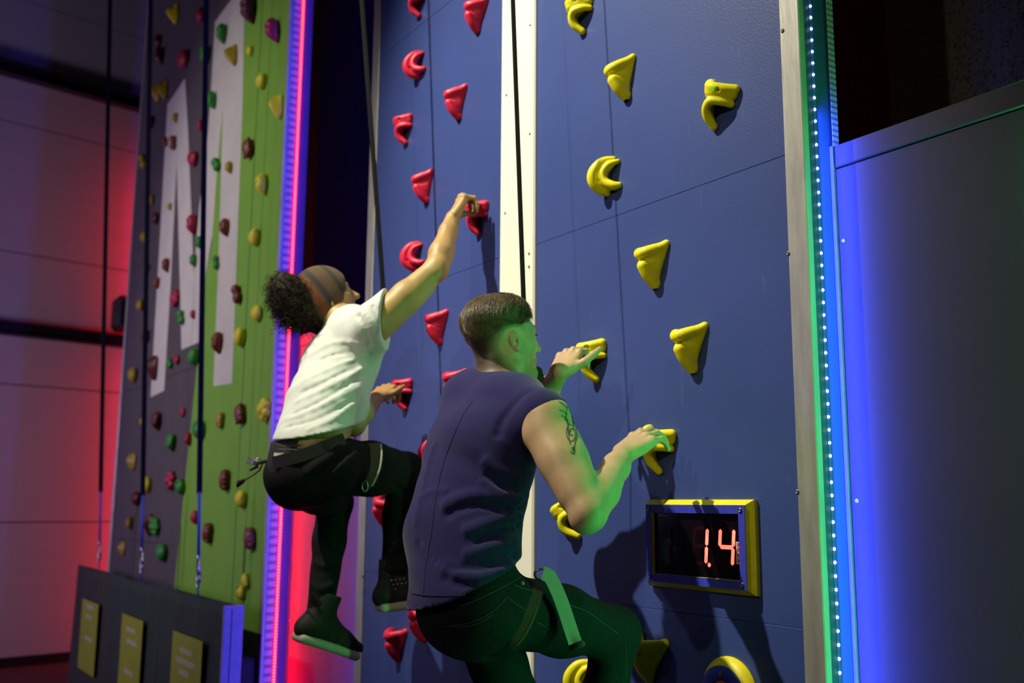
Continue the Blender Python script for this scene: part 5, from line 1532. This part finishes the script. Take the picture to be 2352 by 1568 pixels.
tn_ = np.cross(ta[1] - ta[0], ta[2] - ta[0]); tn_ = tn_ if tn_[2] > 0 else -tn_
j.plane(sum(ta) / 3, tn_)
trou = link('trousers', j.mesh('trousers', jlo, jhi, 0.0062), pA, M_TROU); trou['label'] = 'loose black trousers'
# striped waistband of the shorts underneath
M_WB = mat('dark_waistband', (0.014, 0.014, 0.016), 0.8); M_WBS = mat('grey_band_stripe', (0.10, 0.10, 0.10), 0.8, col2=(0.03, 0.03, 0.03), nscale=260)
wb = Sculpt()
wb.chain([W(710, 1005, 0.632), W(703, 1060, 0.635)], [0.112, 0.119], 0.02, flat=XA)
w1 = [W(614, 1012, .72), W(690, 1013, .74), W(790, 1000, .54)]; wn1 = np.cross(w1[1] - w1[0], w1[2] - w1[0]); wn1 = wn1 if wn1[2] > 0 else -wn1
wb.plane(sum(w1) / 3, wn1)
wbo = link('waistband', wb.mesh('waistband', pc - 0.25, pc + 0.30, 0.006), pA, M_WB); wbo['label'] = 'dark striped waistband of the shorts underneath'
WCL = wb.run(pc - 0.25, pc + 0.3, 0.006)
for vv_ in (1020, 1029, 1039):
    q = project([(616, vv_), (640, vv_ + 2), (670, vv_ + 3), (700, vv_ + 2), (730, vv_ - 1), (755, vv_ - 5)], WCL, None, None, push=0.001)
    if len(q) > 3: ribbon('band_stripe', q, [_unit(CAM - p) for p in q], 0.0055, 0.0012, M_WBS, wbo)
q = project([(630, 1043), (642, 1044), (652, 1043)], WCL, None, None, push=0.002)
if len(q) > 2: ribbon('care_label', q, [_unit(CAM - p) for p in q], 0.011, 0.0015, M_STICKER, wbo)
# boots
shoe(pA, n2L + np.array([0.0, 0.0, -0.035]), (-0.12, 0.96, -0.30), (0.05, 0.25, 1.0), 0.05, False, 0.98)
shoe(pA, n2R + np.array([0.0, 0.0, -0.010]), (0.10, 1.0, 0.10), (0, -0.05, 1.0), 0.045, True, 0.96)

# harness of the white-shirted climber
q = project([(852, 1002), (858, 1020), (860, 1045), (856, 1075), (846, 1100), (838, 1116)], JCL, None, None, push=0.004)
har2 = None
if len(q) > 4:
    har2 = ribbon('harness', q, [_unit(CAM - p) for p in q], 0.040, 0.005, M_HBROWN, pA); har2['label'] = 'dark leg loop of the climbing harness'
    g = polyf([p + (CM @ np.array([0.024, 0, 0])) + _unit(CAM - p) * 0.004 for p in q])
    attach('loop_edge', MB().tube([g(x) for x in np.linspace(0, 1, 30)], 0.004, 6), M_HGREY, har2)
    attach('buckle', MB().tube([q[4] + 0.014 * (CM @ np.array([math.cos(a) * 0.7, math.sin(a) * 1.3, 0])) + _unit(CAM - q[4]) * 0.008 for a in np.linspace(0, 2 * math.pi, 14)], 0.0028, 6, caps=False), M_STEEL, har2)
q = project([(630, 1062), (670, 1052), (710, 1040), (750, 1024), (790, 1008), (806, 1000)], JCL, None, None, push=0.006)
if len(q) > 3: ribbon('waist_belt', q, [_unit(CAM - p) for p in q], 0.040, 0.005, M_HBLK, har2 or pA)

# gear clip with small keys dangling behind
gl = empty('gear_clip', tuple(W(600, 1062, .74))); tag(gl, 'small clip with keys and a strap hanging behind the black trousers', 'gear clip')
P_ = lambda u, v: W(u, v, 0.735)
def gpart(name, mb, m, smooth=True): return mb.build(name, m, gl, smooth)
gpart('clip', MB().tube([P_(614, 1058), P_(605, 1060), P_(597, 1062), P_(590, 1066)], [0.006, 0.007, 0.006, 0.005], 8), M_HBLK)
gpart('key_ring', MB().tube([P_(592, 1058) + 0.010 * (CM @ np.array([math.cos(a), math.sin(a), 0])) for a in np.linspace(0, 2 * math.pi, 14)], 0.0016, 6, caps=False), M_STEEL)
for a, b in (((590, 1060), (570, 1051)), ((588, 1064), (567, 1062)), ((592, 1070), (574, 1080))):
    gpart('key', MB().tube([P_(*a), P_(*b)], [0.006, 0.0035], 8, flat=(_unit(CAM - P_(*a)), 0.3)), M_STEEL if b[1] != 1080 else M_HBLK)
gpart('cord', MB().tube([P_(602, 1066), P_(596, 1080), P_(580, 1092), P_(563, 1102)], 0.0028, 6), mat('brown_cord', (0.08, 0.03, 0.02), 0.7))
gpart('cord_stopper', MB().tube([P_(560, 1103), P_(551, 1108), P_(546, 1116)], [0.006, 0.011, 0.006], 10), M_HBLK)

# straps up to the winches
pb = W(1168, 1240, 0.33); pm = W(1203, 700, 0.30); pt = W(1178, 0, 0.30); dd = (pt - pm) / (pt[2] - pm[2])
winch_strap(pb, pm, pm + dd * (6.3 - pm[2]), 'black strap running up in front of the cream strip', '')
r = empty('winch_strap', tuple(W(812, 995, 0.35))); tag(r, 'black strap rising past the grey trim to the curly-haired climber', 'belay strap', 'straps holding the two climbers')
p0, p1 = W(812, 995, 0.35), W(882, 690, 0.25); p2 = onx(831, 0, p1[0] - 0.12)
dd = (p2 - p1) / (p2[2] - p1[2])
MB().tube([p0, p0 * 0.5 + p1 * 0.5, p1, p2, p1 + dd * (6.3 - p1[2])], 0.0095, 8, flat=((0.83, -0.55, 0), 0.16)).build('webbing', M_WEB, r)
carabiner(p0 - np.array([0, 0, 0.03]), r, 0.8)
